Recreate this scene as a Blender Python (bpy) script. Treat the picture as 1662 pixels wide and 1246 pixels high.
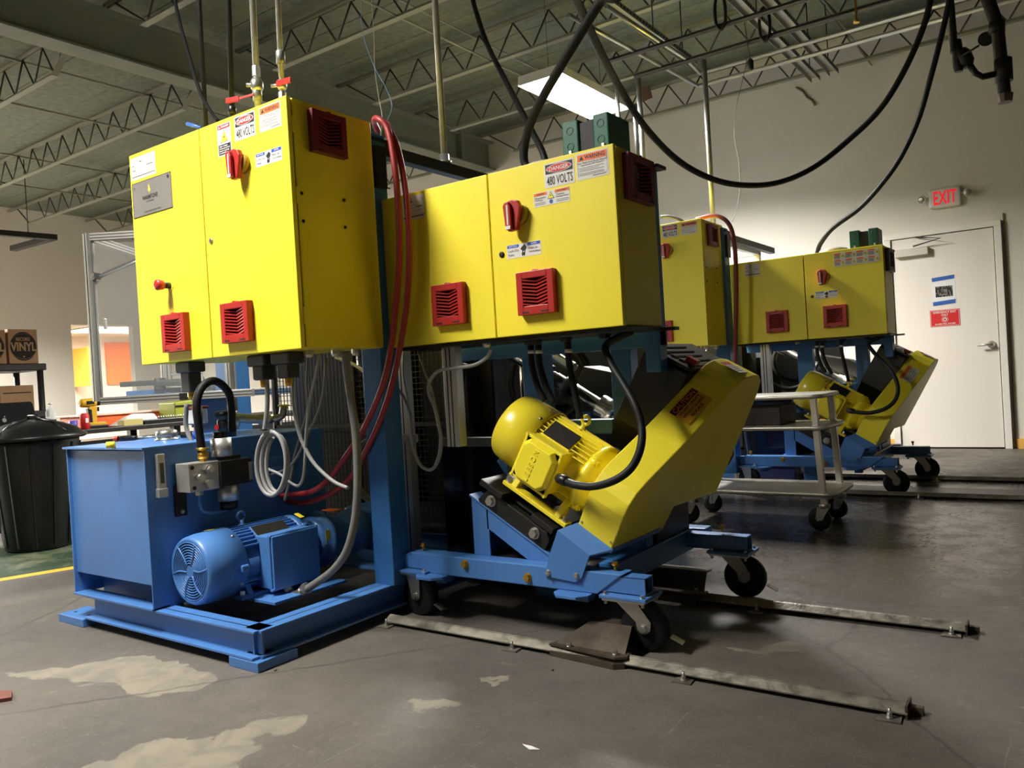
import bpy, bmesh, math, random
from mathutils import Vector, Matrix
random.seed(7)
for o in list(bpy.data.objects): bpy.data.objects.remove(o)
scn = bpy.context.scene
COL = scn.collection
PI = math.pi
R = math.radians

# ------------------------------------------------------------------ camera, world, lights
FPX = 1294.56
CAM = Vector((0, 0, 0.95))
def cam_axes(yaw, pitch, roll):
    f = Vector((-math.sin(yaw)*math.cos(pitch), math.cos(yaw)*math.cos(pitch), math.sin(pitch)))
    r = f.cross(Vector((0, 0, 1))).normalized(); u = r.cross(f)
    return math.cos(roll)*r + math.sin(roll)*u, -math.sin(roll)*r + math.cos(roll)*u, f
CR, CU, CF = cam_axes(R(35.47259), R(-0.43686), R(-3.38125))
cd = bpy.data.cameras.new('camera'); cam = bpy.data.objects.new('camera', cd); COL.objects.link(cam)
cam.matrix_world = Matrix(((CR.x, CU.x, -CF.x, CAM.x), (CR.y, CU.y, -CF.y, CAM.y), (CR.z, CU.z, -CF.z, CAM.z), (0, 0, 0, 1)))
cd.sensor_width = 36; cd.lens = 36*FPX/1662; cd.clip_start = 0.05; cd.clip_end = 100
scn.camera = cam
scn.view_settings.view_transform = 'Standard'; scn.view_settings.look = 'None'
scn.view_settings.gamma = 1; scn.view_settings.use_curve_mapping = False
scn.view_settings.exposure = 0.0
w = bpy.data.worlds.new('world'); scn.world = w; w.use_nodes = True
w.node_tree.nodes['Background'].inputs[0].default_value = (0.9, 0.95, 1, 1)
w.node_tree.nodes['Background'].inputs[1].default_value = 0.02

def area(name, loc, sx, sy, power, color=(1, .975, .92), rot=(0, 0, 0), spread=154):
    l = bpy.data.lights.new(name, 'AREA'); l.shape = 'RECTANGLE'; l.size = sx; l.size_y = sy
    l.energy = power; l.color = color; l.spread = R(spread)
    o = bpy.data.objects.new(name, l); o.location = loc; o.rotation_euler = rot; COL.objects.link(o); return o
LAMPS = [(-3.5, 6.15, 3.42, 560), (-3.0, 0.6, 3.42, 168), (-9.5, 0.6, 3.42, 160), (-12.6, 1.6, 3.42, 2500), (-3.2, -3.8, 3.42, 12)]
for i, (x, y, z, p) in enumerate(LAMPS):
    area('lamp_light', (x, y, z-.075), .38, 1.16, p)
area('side_room_light', (-19.0, 9.6, 2.6), 1.2, 2.0, 380, (1, .92, .8), spread=178)

# ------------------------------------------------------------------ picture point -> point on a plane of the place
def at(px, py, ax, v):
    d = CR*((px-831)/FPX) - CU*((py-623)/FPX) + CF
    a = 'XYZ'.index(ax)
    return CAM + d*((v-CAM[a])/d[a])

# ------------------------------------------------------------------ materials
def lin(c):
    return tuple(((v/255)/12.92 if v/255 <= .04045 else ((v/255+.055)/1.055)**2.4) for v in c)
MATS = {}
def mat(name, rgb, rough=.5, metal=0, bump=0, bscale=60, var=0, vscale=4, emit=0, spec=.5, coat=0, rvar=0, alpha=1, trans=0):
    if name in MATS: return MATS[name]
    m = bpy.data.materials.new(name); m.use_nodes = True; nt = m.node_tree; b = nt.nodes['Principled BSDF']
    c = lin(rgb); b.inputs['Base Color'].default_value = (*c, 1); b.inputs['Roughness'].default_value = rough
    b.inputs['Metallic'].default_value = metal; b.inputs['Specular IOR Level'].default_value = spec
    b.inputs['Coat Weight'].default_value = coat
    if alpha < 1: b.inputs['Alpha'].default_value = alpha
    if trans: b.inputs['Transmission Weight'].default_value = trans
    if emit:
        b.inputs['Emission Color'].default_value = (*c, 1); b.inputs['Emission Strength'].default_value = emit
    tc = nt.nodes.new('ShaderNodeTexCoord')
    if var or rvar:
        n = nt.nodes.new('ShaderNodeTexNoise'); n.inputs['Scale'].default_value = vscale; n.inputs['Detail'].default_value = 6
        nt.links.new(tc.outputs['Object'], n.inputs['Vector'])
        if var:
            mx = nt.nodes.new('ShaderNodeMix'); mx.data_type = 'RGBA'
            mx.inputs[6].default_value = (*[v*(1-var) for v in c], 1); mx.inputs[7].default_value = (*[min(1, v*(1+var)) for v in c], 1)
            rp = nt.nodes.new('ShaderNodeMapRange'); rp.inputs[1].default_value = .3; rp.inputs[2].default_value = .7
            nt.links.new(n.outputs[0], rp.inputs[0]); nt.links.new(rp.outputs[0], mx.inputs[0]); nt.links.new(mx.outputs[2], b.inputs['Base Color'])
        if rvar:
            rr = nt.nodes.new('ShaderNodeMapRange'); rr.inputs[1].default_value = .3; rr.inputs[2].default_value = .7
            rr.inputs[3].default_value = max(.05, rough-rvar); rr.inputs[4].default_value = min(1, rough+rvar)
            nt.links.new(n.outputs[0], rr.inputs[0]); nt.links.new(rr.outputs[0], b.inputs['Roughness'])
    if bump:
        n2 = nt.nodes.new('ShaderNodeTexNoise'); n2.inputs['Scale'].default_value = bscale; n2.inputs['Detail'].default_value = 3
        bp = nt.nodes.new('ShaderNodeBump'); bp.inputs['Strength'].default_value = bump; bp.inputs['Distance'].default_value = .003
        nt.links.new(tc.outputs['Object'], n2.inputs['Vector']); nt.links.new(n2.outputs[0], bp.inputs['Height']); nt.links.new(bp.outputs[0], b.inputs['Normal'])
    MATS[name] = m; return m
YEL = mat('yellow_powder_coat', (242, 223, 54), .42, bump=.12, bscale=500, var=.03)
YGL = mat('yellow_gloss_enamel', (242, 222, 52), .28, bump=.08, bscale=90, var=.03, coat=.3)
BLU = mat('blue_enamel', (72, 120, 182), .40, bump=.12, bscale=60, var=.07, coat=.05)
BLUD = mat('blue_frame_enamel', (52, 106, 164), .4, bump=.12, bscale=60, var=.08)
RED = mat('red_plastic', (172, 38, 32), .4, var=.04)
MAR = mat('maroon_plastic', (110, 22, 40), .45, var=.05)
REDH = mat('red_rubber_hose', (158, 48, 50), .45, bump=.2, bscale=200)
BLK = mat('black_rubber', (20, 20, 21), .55, spec=.3, bump=.2, bscale=150)
BLKM = mat('black_steel', (38, 36, 34), .42, metal=.3, bump=.15, bscale=80, var=.15)
BLKP = mat('black_plastic', (13, 13, 14), .38)
DARK = mat('dark_void', (6, 6, 7), .8)
DGR = mat('dark_grey_plastic', (52, 54, 56), .5, var=.06)
SIL = mat('zinc_plated_steel', (190, 188, 180), .33, metal=.9, bump=.1, bscale=120, var=.08, rvar=.1)
ALU = mat('aluminium_extrusion', (200, 198, 192), .38, metal=.75, var=.04)
ALUC = mat('worn_aluminium', (190, 186, 178), .42, metal=.7, var=.12, vscale=9, rvar=.12, bump=.1)
BRS = mat('brass', (200, 160, 70), .35, metal=.9)
CHR = mat('polished_barrel', (205, 200, 185), .18, metal=1, rvar=.1, vscale=15)
GRC = mat('grey_cable', (150, 150, 148), .5)
GRC2 = mat('grey_liquid_tight_conduit', (112, 112, 106), .55, bump=.2, bscale=90)
GRN = mat('green_enamel', (28, 92, 68), .4, var=.05, bump=.1)
WHT = mat('white_sticker', (222, 219, 211), .55, spec=.3)
WHT2 = mat('white_plastic', (226, 222, 212), .4)
INK = mat('black_ink', (14, 14, 14), .6)
INKG = mat('grey_ink', (110, 108, 104), .6)
ORG = mat('orange_print', (236, 112, 40), .5)
REDP = mat('red_print', (200, 30, 34), .5)
BLUP = mat('blue_print', (36, 82, 176), .5)
YELP = mat('yellow_print', (246, 226, 60), .5)
PLATE = mat('brushed_nameplate', (176, 170, 166), .35, metal=.7, var=.05, vscale=3)
NAMEB = mat('dark_nameplate', (50, 46, 42), .4, metal=.4, var=.15, vscale=30)
PIPE = mat('galvanised_pipe', (160, 160, 157), .35, metal=.6, var=.12, vscale=12)
RUST = mat('mill_steel', (96, 84, 72), .45, metal=.6, var=.3, vscale=12, bump=.3, bscale=60)
RAILM = mat('worn_rail_steel', (122, 116, 104), .45, metal=.5, var=.35, vscale=22, bump=.35, bscale=90, rvar=.15)
WALL = mat('wall_paint', (218, 212, 201), .75, bump=.1, bscale=40, var=.015, vscale=1)
DOORM = mat('door_paint', (226, 218, 208), .5, var=.015, vscale=2)
FRM = mat('frame_paint', (232, 226, 216), .45, var=.02)
DECK = mat('roof_deck_board', (104, 110, 94), .9, bump=.9, bscale=130, var=.2, vscale=14)
JST = mat('joist_paint', (136, 136, 120), .6, var=.08)
GIR = mat('girder_paint', (116, 120, 108), .65, var=.1, vscale=3, bump=.1)
ROD = mat('joist_web_rod', (62, 60, 54), .7)
TAN = mat('baseboard_tan_paint', (228, 176, 84), .6)
CARD = mat('cardboard', (176, 140, 104), .8, var=.06, vscale=10)
CINK = mat('carton_print', (44, 34, 28), .8)
EXITR = mat('exit_letter_glow', (235, 24, 40), .4, emit=.7)
TUBE = mat('lit_lamp_lens', (255, 250, 238), .4, emit=14)
SRL = mat('side_room_lens', (255, 244, 225), .4, emit=8)
ORW = mat('orange_panel', (248, 132, 48), .6)
YLW = mat('amber_panel', (250, 196, 70), .6)
WRM = mat('warm_wall', (250, 240, 225), .7)
LIME = mat('lime_plastic', (140, 146, 26), .5)
ORP = mat('orange_plastic', (240, 110, 50), .45)
TOOL = mat('tool_yellow', (214, 164, 30), .45)
PAPER = mat('paper', (226, 226, 226), .7)
TAPE = mat('blue_tape', (44, 92, 168), .7)
PLX = mat('clear_panel', (205, 210, 212), .06, alpha=.09)
SMK = mat('smoked_panel', (10, 14, 30), .12, alpha=.9)
WAT = mat('clear_bottle', (225, 228, 230), .08, alpha=.4)

# ------------------------------------------------------------------ mesh helpers
class Fr:
    def __init__(s, o, U=(1, 0, 0), V=(0, 0, 1), N=(0, -1, 0)):
        s.o = Vector(o); s.U = Vector(U).normalized(); s.V = Vector(V).normalized(); s.N = Vector(N).normalized()
    def p(s, u, v, n=0): return s.o + s.U*u + s.V*v + s.N*n
    def sub(s, u, v, n): return Fr(s.p(u, v, n), s.U, s.V, s.N)
W0 = Fr((0, 0, 0), (1, 0, 0), (0, 1, 0), (0, 0, 1))
TXT = {}
def text_geo(s, bold):
    k = (s, bold)
    if k not in TXT:
        c = bpy.data.curves.new('t', 'FONT'); c.body = s; c.offset = bold; c.resolution_u = 2; c.align_x = 'LEFT'
        o = bpy.data.objects.new('t', c); COL.objects.link(o)
        me = bpy.data.meshes.new_from_object(o)
        vs = [(v.co.x, v.co.y) for v in me.vertices]; fs = [tuple(p.vertices) for p in me.polygons]
        bpy.data.objects.remove(o); bpy.data.meshes.remove(me); bpy.data.curves.remove(c)
        x0 = min(v[0] for v in vs); x1 = max(v[0] for v in vs); y0 = min(v[1] for v in vs); y1 = max(v[1] for v in vs)
        TXT[k] = ([((x-x0)/(x1-x0), (y-y0)/(y1-y0)) for x, y in vs], fs)
    return TXT[k]
def smooth_path(pts, n=6):
    pts = [Vector(p) for p in pts]
    if len(pts) < 3: return pts
    P = [pts[0]*2-pts[1]] + pts + [pts[-1]*2-pts[-2]]; out = []
    for i in range(1, len(P)-2):
        a, b, c, d = P[i-1], P[i], P[i+1], P[i+2]
        for k in range(n):
            t = k/n
            out.append(.5*((2*b)+(-a+c)*t+(2*a-5*b+4*c-d)*t*t+(-a+3*b-3*c+d)*t**3))
    out.append(pts[-1]); return out
class MB:
    def __init__(s): s.v = []; s.f = []; s.sm = []
    def add(s, vs, fs, smooth=False):
        b = len(s.v); s.v += [Vector(v) for v in vs]
        for f in fs: s.f.append(tuple(i+b for i in f)); s.sm.append(smooth)
        return s
    def fbox(s, fr, u0, u1, v0, v1, n0, n1):
        vs = [fr.p(u, v, n) for n in (n0, n1) for v in (v0, v1) for u in (u0, u1)]
        return s.add(vs, [(0, 2, 3, 1), (4, 5, 7, 6), (0, 1, 5, 4), (2, 6, 7, 3), (0, 4, 6, 2), (1, 3, 7, 5)])
    def box(s, x0, x1, y0, y1, z0, z1): return s.fbox(W0, x0, x1, y0, y1, z0, z1)
    def beam(s, a, b, w, h, up=(0, 0, 1)):
        a = Vector(a); b = Vector(b); d = (b-a); L = d.length; d.normalize(); up = Vector(up)
        if abs(d.dot(up)) > .95: up = Vector((0, 1, 0))
        sd = d.cross(up).normalized(); u = sd.cross(d)
        return s.fbox(Fr(a, d, sd, u), 0, L, -w/2, w/2, -h/2, h/2)
    def poly(s, fr, pts, n0, n1):
        k = len(pts); vs = [fr.p(u, v, n0) for u, v in pts] + [fr.p(u, v, n1) for u, v in pts]
        return s.add(vs, [tuple(range(k)), tuple(range(2*k-1, k-1, -1))] + [(i, (i+1) % k, (i+1) % k+k, i+k) for i in range(k)])
    def cyl(s, a, b, r0, r1=None, n=16, cap=True):
        r1 = r0 if r1 is None else r1; return s.lathe(a, Vector(b)-Vector(a), [(0, r0), ((Vector(b)-Vector(a)).length, r1)], n, cap)
    def lathe(s, o, ax, prof, n=24, cap=True, smooth=True):
        o = Vector(o); ax = Vector(ax).normalized(); t = Vector((0, 0, 1)) if abs(ax.z) < .9 else Vector((1, 0, 0))
        e = ax.cross(t).normalized(); g = ax.cross(e); vs = []; fs = []
        for h, r in prof:
            for i in range(n):
                a = 2*PI*i/n; vs.append(o+ax*h+(e*math.cos(a)+g*math.sin(a))*r)
        for j in range(len(prof)-1):
            for i in range(n): fs.append((j*n+i, j*n+(i+1) % n, (j+1)*n+(i+1) % n, (j+1)*n+i))
        b = len(s.v); s.add(vs, fs, smooth)
        if cap:
            s.f.append(tuple(range(b, b+n))); s.sm.append(False)
            s.f.append(tuple(range(b+(len(prof)-1)*n, b+len(prof)*n))); s.sm.append(False)
        return s
    def tube(s, pts, r, n=8, closed=False, sm=0, cap=True):
        P = smooth_path(pts, sm) if sm else [Vector(p) for p in pts]
        m = len(P); vs = []; fs = []; e = None
        for i in range(m):
            if closed: d = (P[(i+1) % m]-P[i-1])
            else: d = P[min(i+1, m-1)]-P[max(i-1, 0)]
            d.normalize()
            if e is None:
                t = Vector((0, 0, 1)) if abs(d.z) < .9 else Vector((1, 0, 0)); e = d.cross(t).normalized()
            e = (e-d*e.dot(d)).normalized(); g = d.cross(e); rr = r[i] if isinstance(r, list) else r
            for k in range(n):
                a = 2*PI*k/n; vs.append(P[i]+(e*math.cos(a)+g*math.sin(a))*rr)
        for j in range(m if closed else m-1):
            for k in range(n):
                a = j*n; b = ((j+1) % m)*n; fs.append((a+k, a+(k+1) % n, b+(k+1) % n, b+k))
        b0 = len(s.v); s.add(vs, fs, True)
        if not closed and cap:
            s.f.append(tuple(range(b0, b0+n))); s.sm.append(False); s.f.append(tuple(range(b0+(m-1)*n, b0+m*n))); s.sm.append(False)
        return s
    def ring(s, c, ax, R_, r, n=20, m=6, sx=1):
        c = Vector(c); ax = Vector(ax).normalized(); t = Vector((0, 0, 1)) if abs(ax.z) < .9 else Vector((1, 0, 0))
        e = ax.cross(t).normalized(); g = ax.cross(e)
        return s.tube([c+(e*math.cos(2*PI*i/n)*sx+g*math.sin(2*PI*i/n))*R_ for i in range(n)], r, m, True)
    def hexbolt(s, c, ax, r, h):
        s.lathe(c, ax, [(0, r*1.35), (h*.2, r*1.35)], 12); return s.lathe(Vector(c)+Vector(ax).normalized()*h*.2, ax, [(0, r), (h*.8, r)], 6, smooth=False)
    def txt(s, fr, t, u0, u1, v0, v1, n, bold=0.0):
        vs, fs = text_geo(t, bold)
        return s.add([fr.p(u0+x*(u1-u0), v0+y*(v1-v0), n) for x, y in vs], fs)
    def txt_solid(s, fr, t, u0, u1, v0, v1, n0, n1, bold=0.0):
        vs, fs = text_geo(t, bold); k = len(vs); ed = {}
        for f in fs:
            for i in range(len(f)):
                a, b = f[i], f[(i+1) % len(f)]; e_ = (min(a, b), max(a, b)); ed.setdefault(e_, []).append((a, b))
        P = [fr.p(u0+x*(u1-u0), v0+y*(v1-v0), n) for n in (n0, n1) for x, y in vs]
        return s.add(P, [tuple(i+k for i in f) for f in fs]+[(l[0][0], l[0][1], l[0][1]+k, l[0][0]+k) for l in ed.values() if len(l) == 1])
    def ell(s, fr, cu, cv, ru, rv, n0, n1, k=24):
        return s.poly(fr, [(cu+ru*math.cos(2*PI*i/k), cv+rv*math.sin(2*PI*i/k)) for i in range(k)], n0, n1)
def mk(name, mb, m, base=(0, 0, 0), parent=None, bevel=0, label=None, kind=None):
    me = bpy.data.meshes.new(name); b = Vector(base)
    me.from_pydata([v-b for v in mb.v], [], mb.f)
    me.polygons.foreach_set('use_smooth', mb.sm)
    bm = bmesh.new(); bm.from_mesh(me); bmesh.ops.recalc_face_normals(bm, faces=bm.faces); bm.to_mesh(me); bm.free()
    me.materials.append(m); me.update()
    o = bpy.data.objects.new(name, me); COL.objects.link(o)
    if parent is not None: o.parent = parent
    else: o.location = b
    if bevel:
        md = o.modifiers.new('bevel', 'BEVEL'); md.width = bevel; md.segments = 2; md.limit_method = 'ANGLE'; md.angle_limit = R(40)
    if label: o['label'] = label
    if kind: o['kind'] = kind
    return o
def split_mb(mb):
    par = list(range(len(mb.v)))
    def fd(i):
        while par[i] != i: par[i] = par[par[i]]; i = par[i]
        return i
    for f in mb.f:
        a = fd(f[0])
        for i in f[1:]: par[fd(i)] = a
    comp = {}
    for k, f in enumerate(mb.f): comp.setdefault(fd(f[0]), []).append(k)
    L = []
    for fs in comp.values():
        vs = {i for k in fs for i in mb.f[k]}; P = [mb.v[i] for i in vs]
        L.append([[min(p[a] for p in P)-.0015 for a in range(3)], [max(p[a] for p in P)+.0015 for a in range(3)], fs])
    go = True
    while go:
        go = False
        for i in range(len(L)):
            for j in range(i+1, len(L)):
                if all(L[i][0][a] <= L[j][1][a] and L[j][0][a] <= L[i][1][a] for a in range(3)):
                    L[i] = [[min(L[i][0][a], L[j][0][a]) for a in range(3)], [max(L[i][1][a], L[j][1][a]) for a in range(3)], L[i][2]+L[j][2]]
                    L.pop(j); go = True; break
            if go: break
    out = []
    for lo, hi, fs in L:
        m = MB(); mp = {}
        for k in sorted(fs):
            for i in mb.f[k]:
                if i not in mp: mp[i] = len(m.v); m.v.append(mb.v[i])
            m.f.append(tuple(mp[i] for i in mb.f[k])); m.sm.append(mb.sm[k])
        out.append(m)
    return out
SPLIT = {'hex_bolt', 'beam_bolt', 'jacking_screw', 'plate_bolt', 'foot_bolt', 'rivet', 'bolt', 'mounting_feet', 'wedge_back', 'coupling', 'bolt_hole', 'screw', 'cover_screw', 'guard_screw', 'box_screw', 'ramp_bolt', 'bracket_bolt', 'base_frame', 'press_bed', 'side_cover', 'hinge', 'barrel_collar', 'wheel', 'threaded_rod', 'port_fitting', 'solenoid_cap', 'bracket', 'earth_tag', 'knockout', 'union', 'motor_mount_plate', 'blue_bed', 'robot_arm', 'rail', 'cart_frame', 'drill_bit', 'lid_rib', 'can_rib', 'top_plate', 'clip_slot', 'branch_valve', 'support_plate', 'gauge_window', 'vent_recess', 'bridging', 'mounting_lip', 'valve_plate'}
RENAME = {'mounting_feet': 'mounting_foot'}
class Thing:
    def __init__(s, name, label, cat, base, group=None, kind=None):
        s.b = Vector(base); s.o = bpy.data.objects.new(name, None); COL.objects.link(s.o); s.o.location = s.b
        s.o.empty_display_size = .1
        if kind: s.o['kind'] = kind
        else: s.o['label'] = label; s.o['category'] = cat
        if group: s.o['group'] = group
    def part(s, name, mb, m, parent=None, bevel=0, label=None, kind=None):
        if name in SPLIT:
            o = None
            for q in split_mb(mb):
                o2 = mk(RENAME.get(name, name), q, m, s.b, parent or s.o, bevel, label, kind); o = o or o2
            return o
        return mk(name, mb, m, s.b, parent or s.o, bevel, label, kind)
def single(name, mb, m, label, cat, base, group=None, bevel=0, kind=None):
    o = mk(name, mb, m, base, None, bevel)
    if kind: o['kind'] = kind
    if label: o['label'] = label; o['category'] = cat
    if group: o['group'] = group
    return o
def kids(o): return [c for c in bpy.data.objects if c.parent == o]
def copy_tree(o, off, label=None):
    cm = {}
    for c in list(bpy.data.objects):
        if c.parent: cm.setdefault(c.parent.name, []).append(c)
    def cp(src, par):
        n = src.copy(); COL.objects.link(n)
        if par is not None: n.parent = par
        for ch in cm.get(src.name, []): cp(ch, n)
        return n
    r = cp(o, None); r.location = o.location + Vector(off)
    if label: r['label'] = label
    return r
OFF = Vector((0.18, 3.5, 0))
FAR = []          # (root, label of the far copy)
def far(t, label): FAR.append((t.o if isinstance(t, Thing) else t, label))

# ------------------------------------------------------------------ the room
def floor_material():
    m = bpy.data.materials.new('painted_worn_concrete'); m.use_nodes = True; nt = m.node_tree; N = nt.nodes; L = nt.links
    b = N['Principled BSDF']; tc = N.new('ShaderNodeTexCoord'); P = tc.outputs['Object']
    def noise(sc, det=6, vec=None, dist=0, rough=.6):
        n = N.new('ShaderNodeTexNoise'); n.inputs['Scale'].default_value = sc; n.inputs['Detail'].default_value = det
        n.inputs['Distortion'].default_value = dist; n.inputs['Roughness'].default_value = rough; L.new(vec or P, n.inputs['Vector']); return n
    def ma(op, a, c=None, d=None):
        n = N.new('ShaderNodeMath'); n.operation = op
        for i, v in enumerate((a, c, d)):
            if v is None: continue
            if isinstance(v, (int, float)): n.inputs[i].default_value = v
            else: L.new(v, n.inputs[i])
        return n.outputs[0]
    def mr(v, a, c, lo=0, hi=1):
        n = N.new('ShaderNodeMapRange'); n.inputs[1].default_value = a; n.inputs[2].default_value = c; n.inputs[3].default_value = lo; n.inputs[4].default_value = hi; L.new(v, n.inputs[0]); return n.outputs[0]
    def mix(f, a, c):
        n = N.new('ShaderNodeMix'); n.data_type = 'RGBA'; L.new(f, n.inputs[0])
        for i, v in ((6, a), (7, c)):
            if isinstance(v, tuple): n.inputs[i].default_value = (*lin(v), 1)
            else: L.new(v, n.inputs[i])
        return n.outputs[2]
    sep = N.new('ShaderNodeSeparateXYZ'); L.new(P, sep.inputs[0]); X, Y = sep.outputs[0], sep.outputs[1]
    n1 = noise(1.1, 8).outputs[0]; n2 = noise(7, 8).outputs[0]; n3 = noise(40, 4).outputs[0]
    c = mix(mr(n1, .35, .65), (86, 80, 74), (106, 99, 91))
    c = mix(mr(n2, .45, .75, 0, .5), c, (74, 69, 65))
    c = mix(mr(n3, .62, .72, 0, .5), c, (128, 120, 110))
    # light scuffs
    sc = noise(3.2, 10, dist=1.2, rough=.75).outputs[0]
    c = mix(mr(sc, .63, .68, 0, .65), c, (136, 128, 116))
    # worn patches of bare screed: union of noisy ellipses
    wob = noise(11, 10, rough=.8, dist=.5).outputs[0]; wv = ma('ADD', ma('MULTIPLY', ma('SUBTRACT', wob, .5), 8), ma('MULTIPLY', ma('SUBTRACT', n3, .5), .7))
    na = noise(5, 4).outputs[1]; nb_ = noise(26, 5, rough=.7).outputs[1]
    sa = N.new('ShaderNodeSeparateColor'); L.new(na, sa.inputs[0]); sb_ = N.new('ShaderNodeSeparateColor'); L.new(nb_, sb_.inputs[0])
    X0, Y0 = X, Y
    X = ma('ADD', ma('ADD', X0, ma('MULTIPLY', ma('SUBTRACT', sa.outputs[0], .5), .42)), ma('MULTIPLY', ma('SUBTRACT', sb_.outputs[0], .5), .08))
    Y = ma('ADD', ma('ADD', Y0, ma('MULTIPLY', ma('SUBTRACT', sa.outputs[1], .5), .30)), ma('MULTIPLY', ma('SUBTRACT', sb_.outputs[1], .5), .08))
    masks = []
    for cx, cy, ax_, ay, rot in ((-2.80, 1.46, .24, .13, .35), (-2.58, 1.50, .20, .13, .1), (-3.0, 1.33, .22, .05, .55), (-1.93, 1.36, .06, .13, -.6), (-1.98, 1.17, .22, .10, .5), (-1.62, 1.75, .06, .03, 0), (-1.55, 1.95, .05, .02, .3), (-1.35, 1.3, .03, .015, .3), (-.9, 2.6, .12, .03, .4), (-1.0, 2.75, .06, .03, 0)):
        dx = ma('SUBTRACT', X, cx); dy = ma('SUBTRACT', Y, cy)
        u = ma('ADD', ma('MULTIPLY', dx, math.cos(rot)), ma('MULTIPLY', dy, math.sin(rot)))
        v = ma('SUBTRACT', ma('MULTIPLY', dy, math.cos(rot)), ma('MULTIPLY', dx, math.sin(rot)))
        q = ma('ADD', ma('POWER', ma('DIVIDE', u, ax_), 2), ma('POWER', ma('DIVIDE', v, ay), 2))
        masks.append(mr(ma('ADD', q, ma('MULTIPLY', wv, .12)), .98, 1.01, 1, 0))
    X, Y = X0, Y0
    mk_ = masks[0]
    for q in masks[1:]: mk_ = ma('MAXIMUM', mk_, q)
    patchc = mix(mr(noise(9, 6, dist=.6).outputs[0], .4, .6), (136, 128, 112), (118, 112, 101))
    # grit, chips and fine scratches
    c = mix(mr(noise(95, 3, rough=.8).outputs[0], .60, .68, 0, .55), c, (150, 142, 128))
    c = mix(mr(noise(60, 3, rough=.7).outputs[0], .36, .28, 0, .5), c, (48, 44, 40))
    sv = N.new('ShaderNodeMapping'); sv.inputs['Scale'].default_value = (3, 55, 1); sv.inputs['Rotation'].default_value = (0, 0, .6); L.new(P, sv.inputs[0])
    c = mix(mr(noise(1.6, 6, vec=sv.outputs[0], dist=.8).outputs[0], .66, .70, 0, .5), c, (150, 143, 132))
    sv = N.new('ShaderNodeMapping'); sv.inputs['Scale'].default_value = (50, 3, 1); sv.inputs['Rotation'].default_value = (0, 0, .35); L.new(P, sv.inputs[0])
    c = mix(mr(noise(1.5, 6, vec=sv.outputs[0], dist=.8).outputs[0], .67, .70, 0, .4), c, (146, 139, 128))
    c = mix(ma('MULTIPLY', mk_, .9), c, patchc)
    # green walkway paint beyond a yellow line on the left
    a = Vector((-4.936, 1.92)); b2 = Vector((-4.795, 2.245)); d = Vector((b2.x-a.x, b2.y-a.y)).normalized(); d = Vector((0.0, 1.0)).lerp(d, .8).normalized()
    nx, ny = -d.y, d.x
    dist = ma('SUBTRACT', ma('ADD', ma('MULTIPLY', X, nx), ma('MULTIPLY', Y, ny)), a.x*nx+a.y*ny-.01)
    grn = ma('MULTIPLY', mr(dist, .04, .05), mr(dist, 1.32, 1.34, 1, 0))
    far_ = mr(Y, 5.2, 5.3, 1, 0); grn = ma('MULTIPLY', grn, far_)
    gcol = mix(mr(ma('ADD', sc, 0), .5, .66), (44, 66, 46), (110, 112, 88))
    c = mix(grn, c, gcol)
    ln = ma('MULTIPLY', mr(ma('ABSOLUTE', dist), .04, .045, 1, 0), far_)
    c = mix(ln, c, (224, 172, 52))
    # cracks
    vo = N.new('ShaderNodeTexVoronoi'); vo.feature = 'DISTANCE_TO_EDGE'; vo.inputs['Scale'].default_value = .55
    nd = noise(2.5, 6).outputs[1]; vm = N.new('ShaderNodeMix'); vm.data_type = 'VECTOR'; vm.inputs[0].default_value = .12; L.new(P, vm.inputs[4]); L.new(nd, vm.inputs[5]); L.new(vm.outputs[1], vo.inputs['Vector'])
    cr = mr(vo.outputs['Distance'], 0, .004, 1, 0)
    c = mix(ma('MULTIPLY', cr, .6), c, (50, 46, 42))
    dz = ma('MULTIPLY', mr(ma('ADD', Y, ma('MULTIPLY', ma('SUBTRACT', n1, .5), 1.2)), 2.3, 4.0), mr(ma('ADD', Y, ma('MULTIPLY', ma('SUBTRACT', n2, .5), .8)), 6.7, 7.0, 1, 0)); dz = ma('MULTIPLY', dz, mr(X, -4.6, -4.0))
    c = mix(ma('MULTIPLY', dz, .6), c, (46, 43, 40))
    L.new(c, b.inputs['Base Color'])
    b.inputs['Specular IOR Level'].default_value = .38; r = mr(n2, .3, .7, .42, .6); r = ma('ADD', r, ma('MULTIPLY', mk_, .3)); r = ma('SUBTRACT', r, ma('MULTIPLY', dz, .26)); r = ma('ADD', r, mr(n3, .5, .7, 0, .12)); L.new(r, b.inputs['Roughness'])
    bp = N.new('ShaderNodeBump'); bp.inputs['Strength'].default_value = .25; bp.inputs['Distance'].default_value = .002
    L.new(ma('ADD', ma('ADD', n2, ma('MULTIPLY', n3, .5)), ma('MULTIPLY', mk_, -.8)), bp.inputs['Height']); L.new(bp.outputs[0], b.inputs['Normal'])
    return m
WX, BY, RX, FY, CZ = -14.5, 8.9, 10.0, -10.0, 4.30
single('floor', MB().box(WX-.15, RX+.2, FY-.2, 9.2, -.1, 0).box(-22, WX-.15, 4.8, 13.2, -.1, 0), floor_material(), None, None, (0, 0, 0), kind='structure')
single('wall_back', MB().box(WX-.15, RX+.2, BY, BY+.2, 0, CZ+.1), WALL, None, None, (0, BY, 0), kind='structure')
single('wall_right', MB().box(RX, RX+.2, FY, BY, 0, CZ+.1), WALL, None, None, (RX, 0, 0), kind='structure')
single('wall_front', MB().box(WX, RX, FY-.2, FY, 0, CZ+.1), WALL, None, None, (0, FY, 0), kind='structure')
DY0, DY1, DZ = 7.02, 8.15, 2.36
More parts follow.
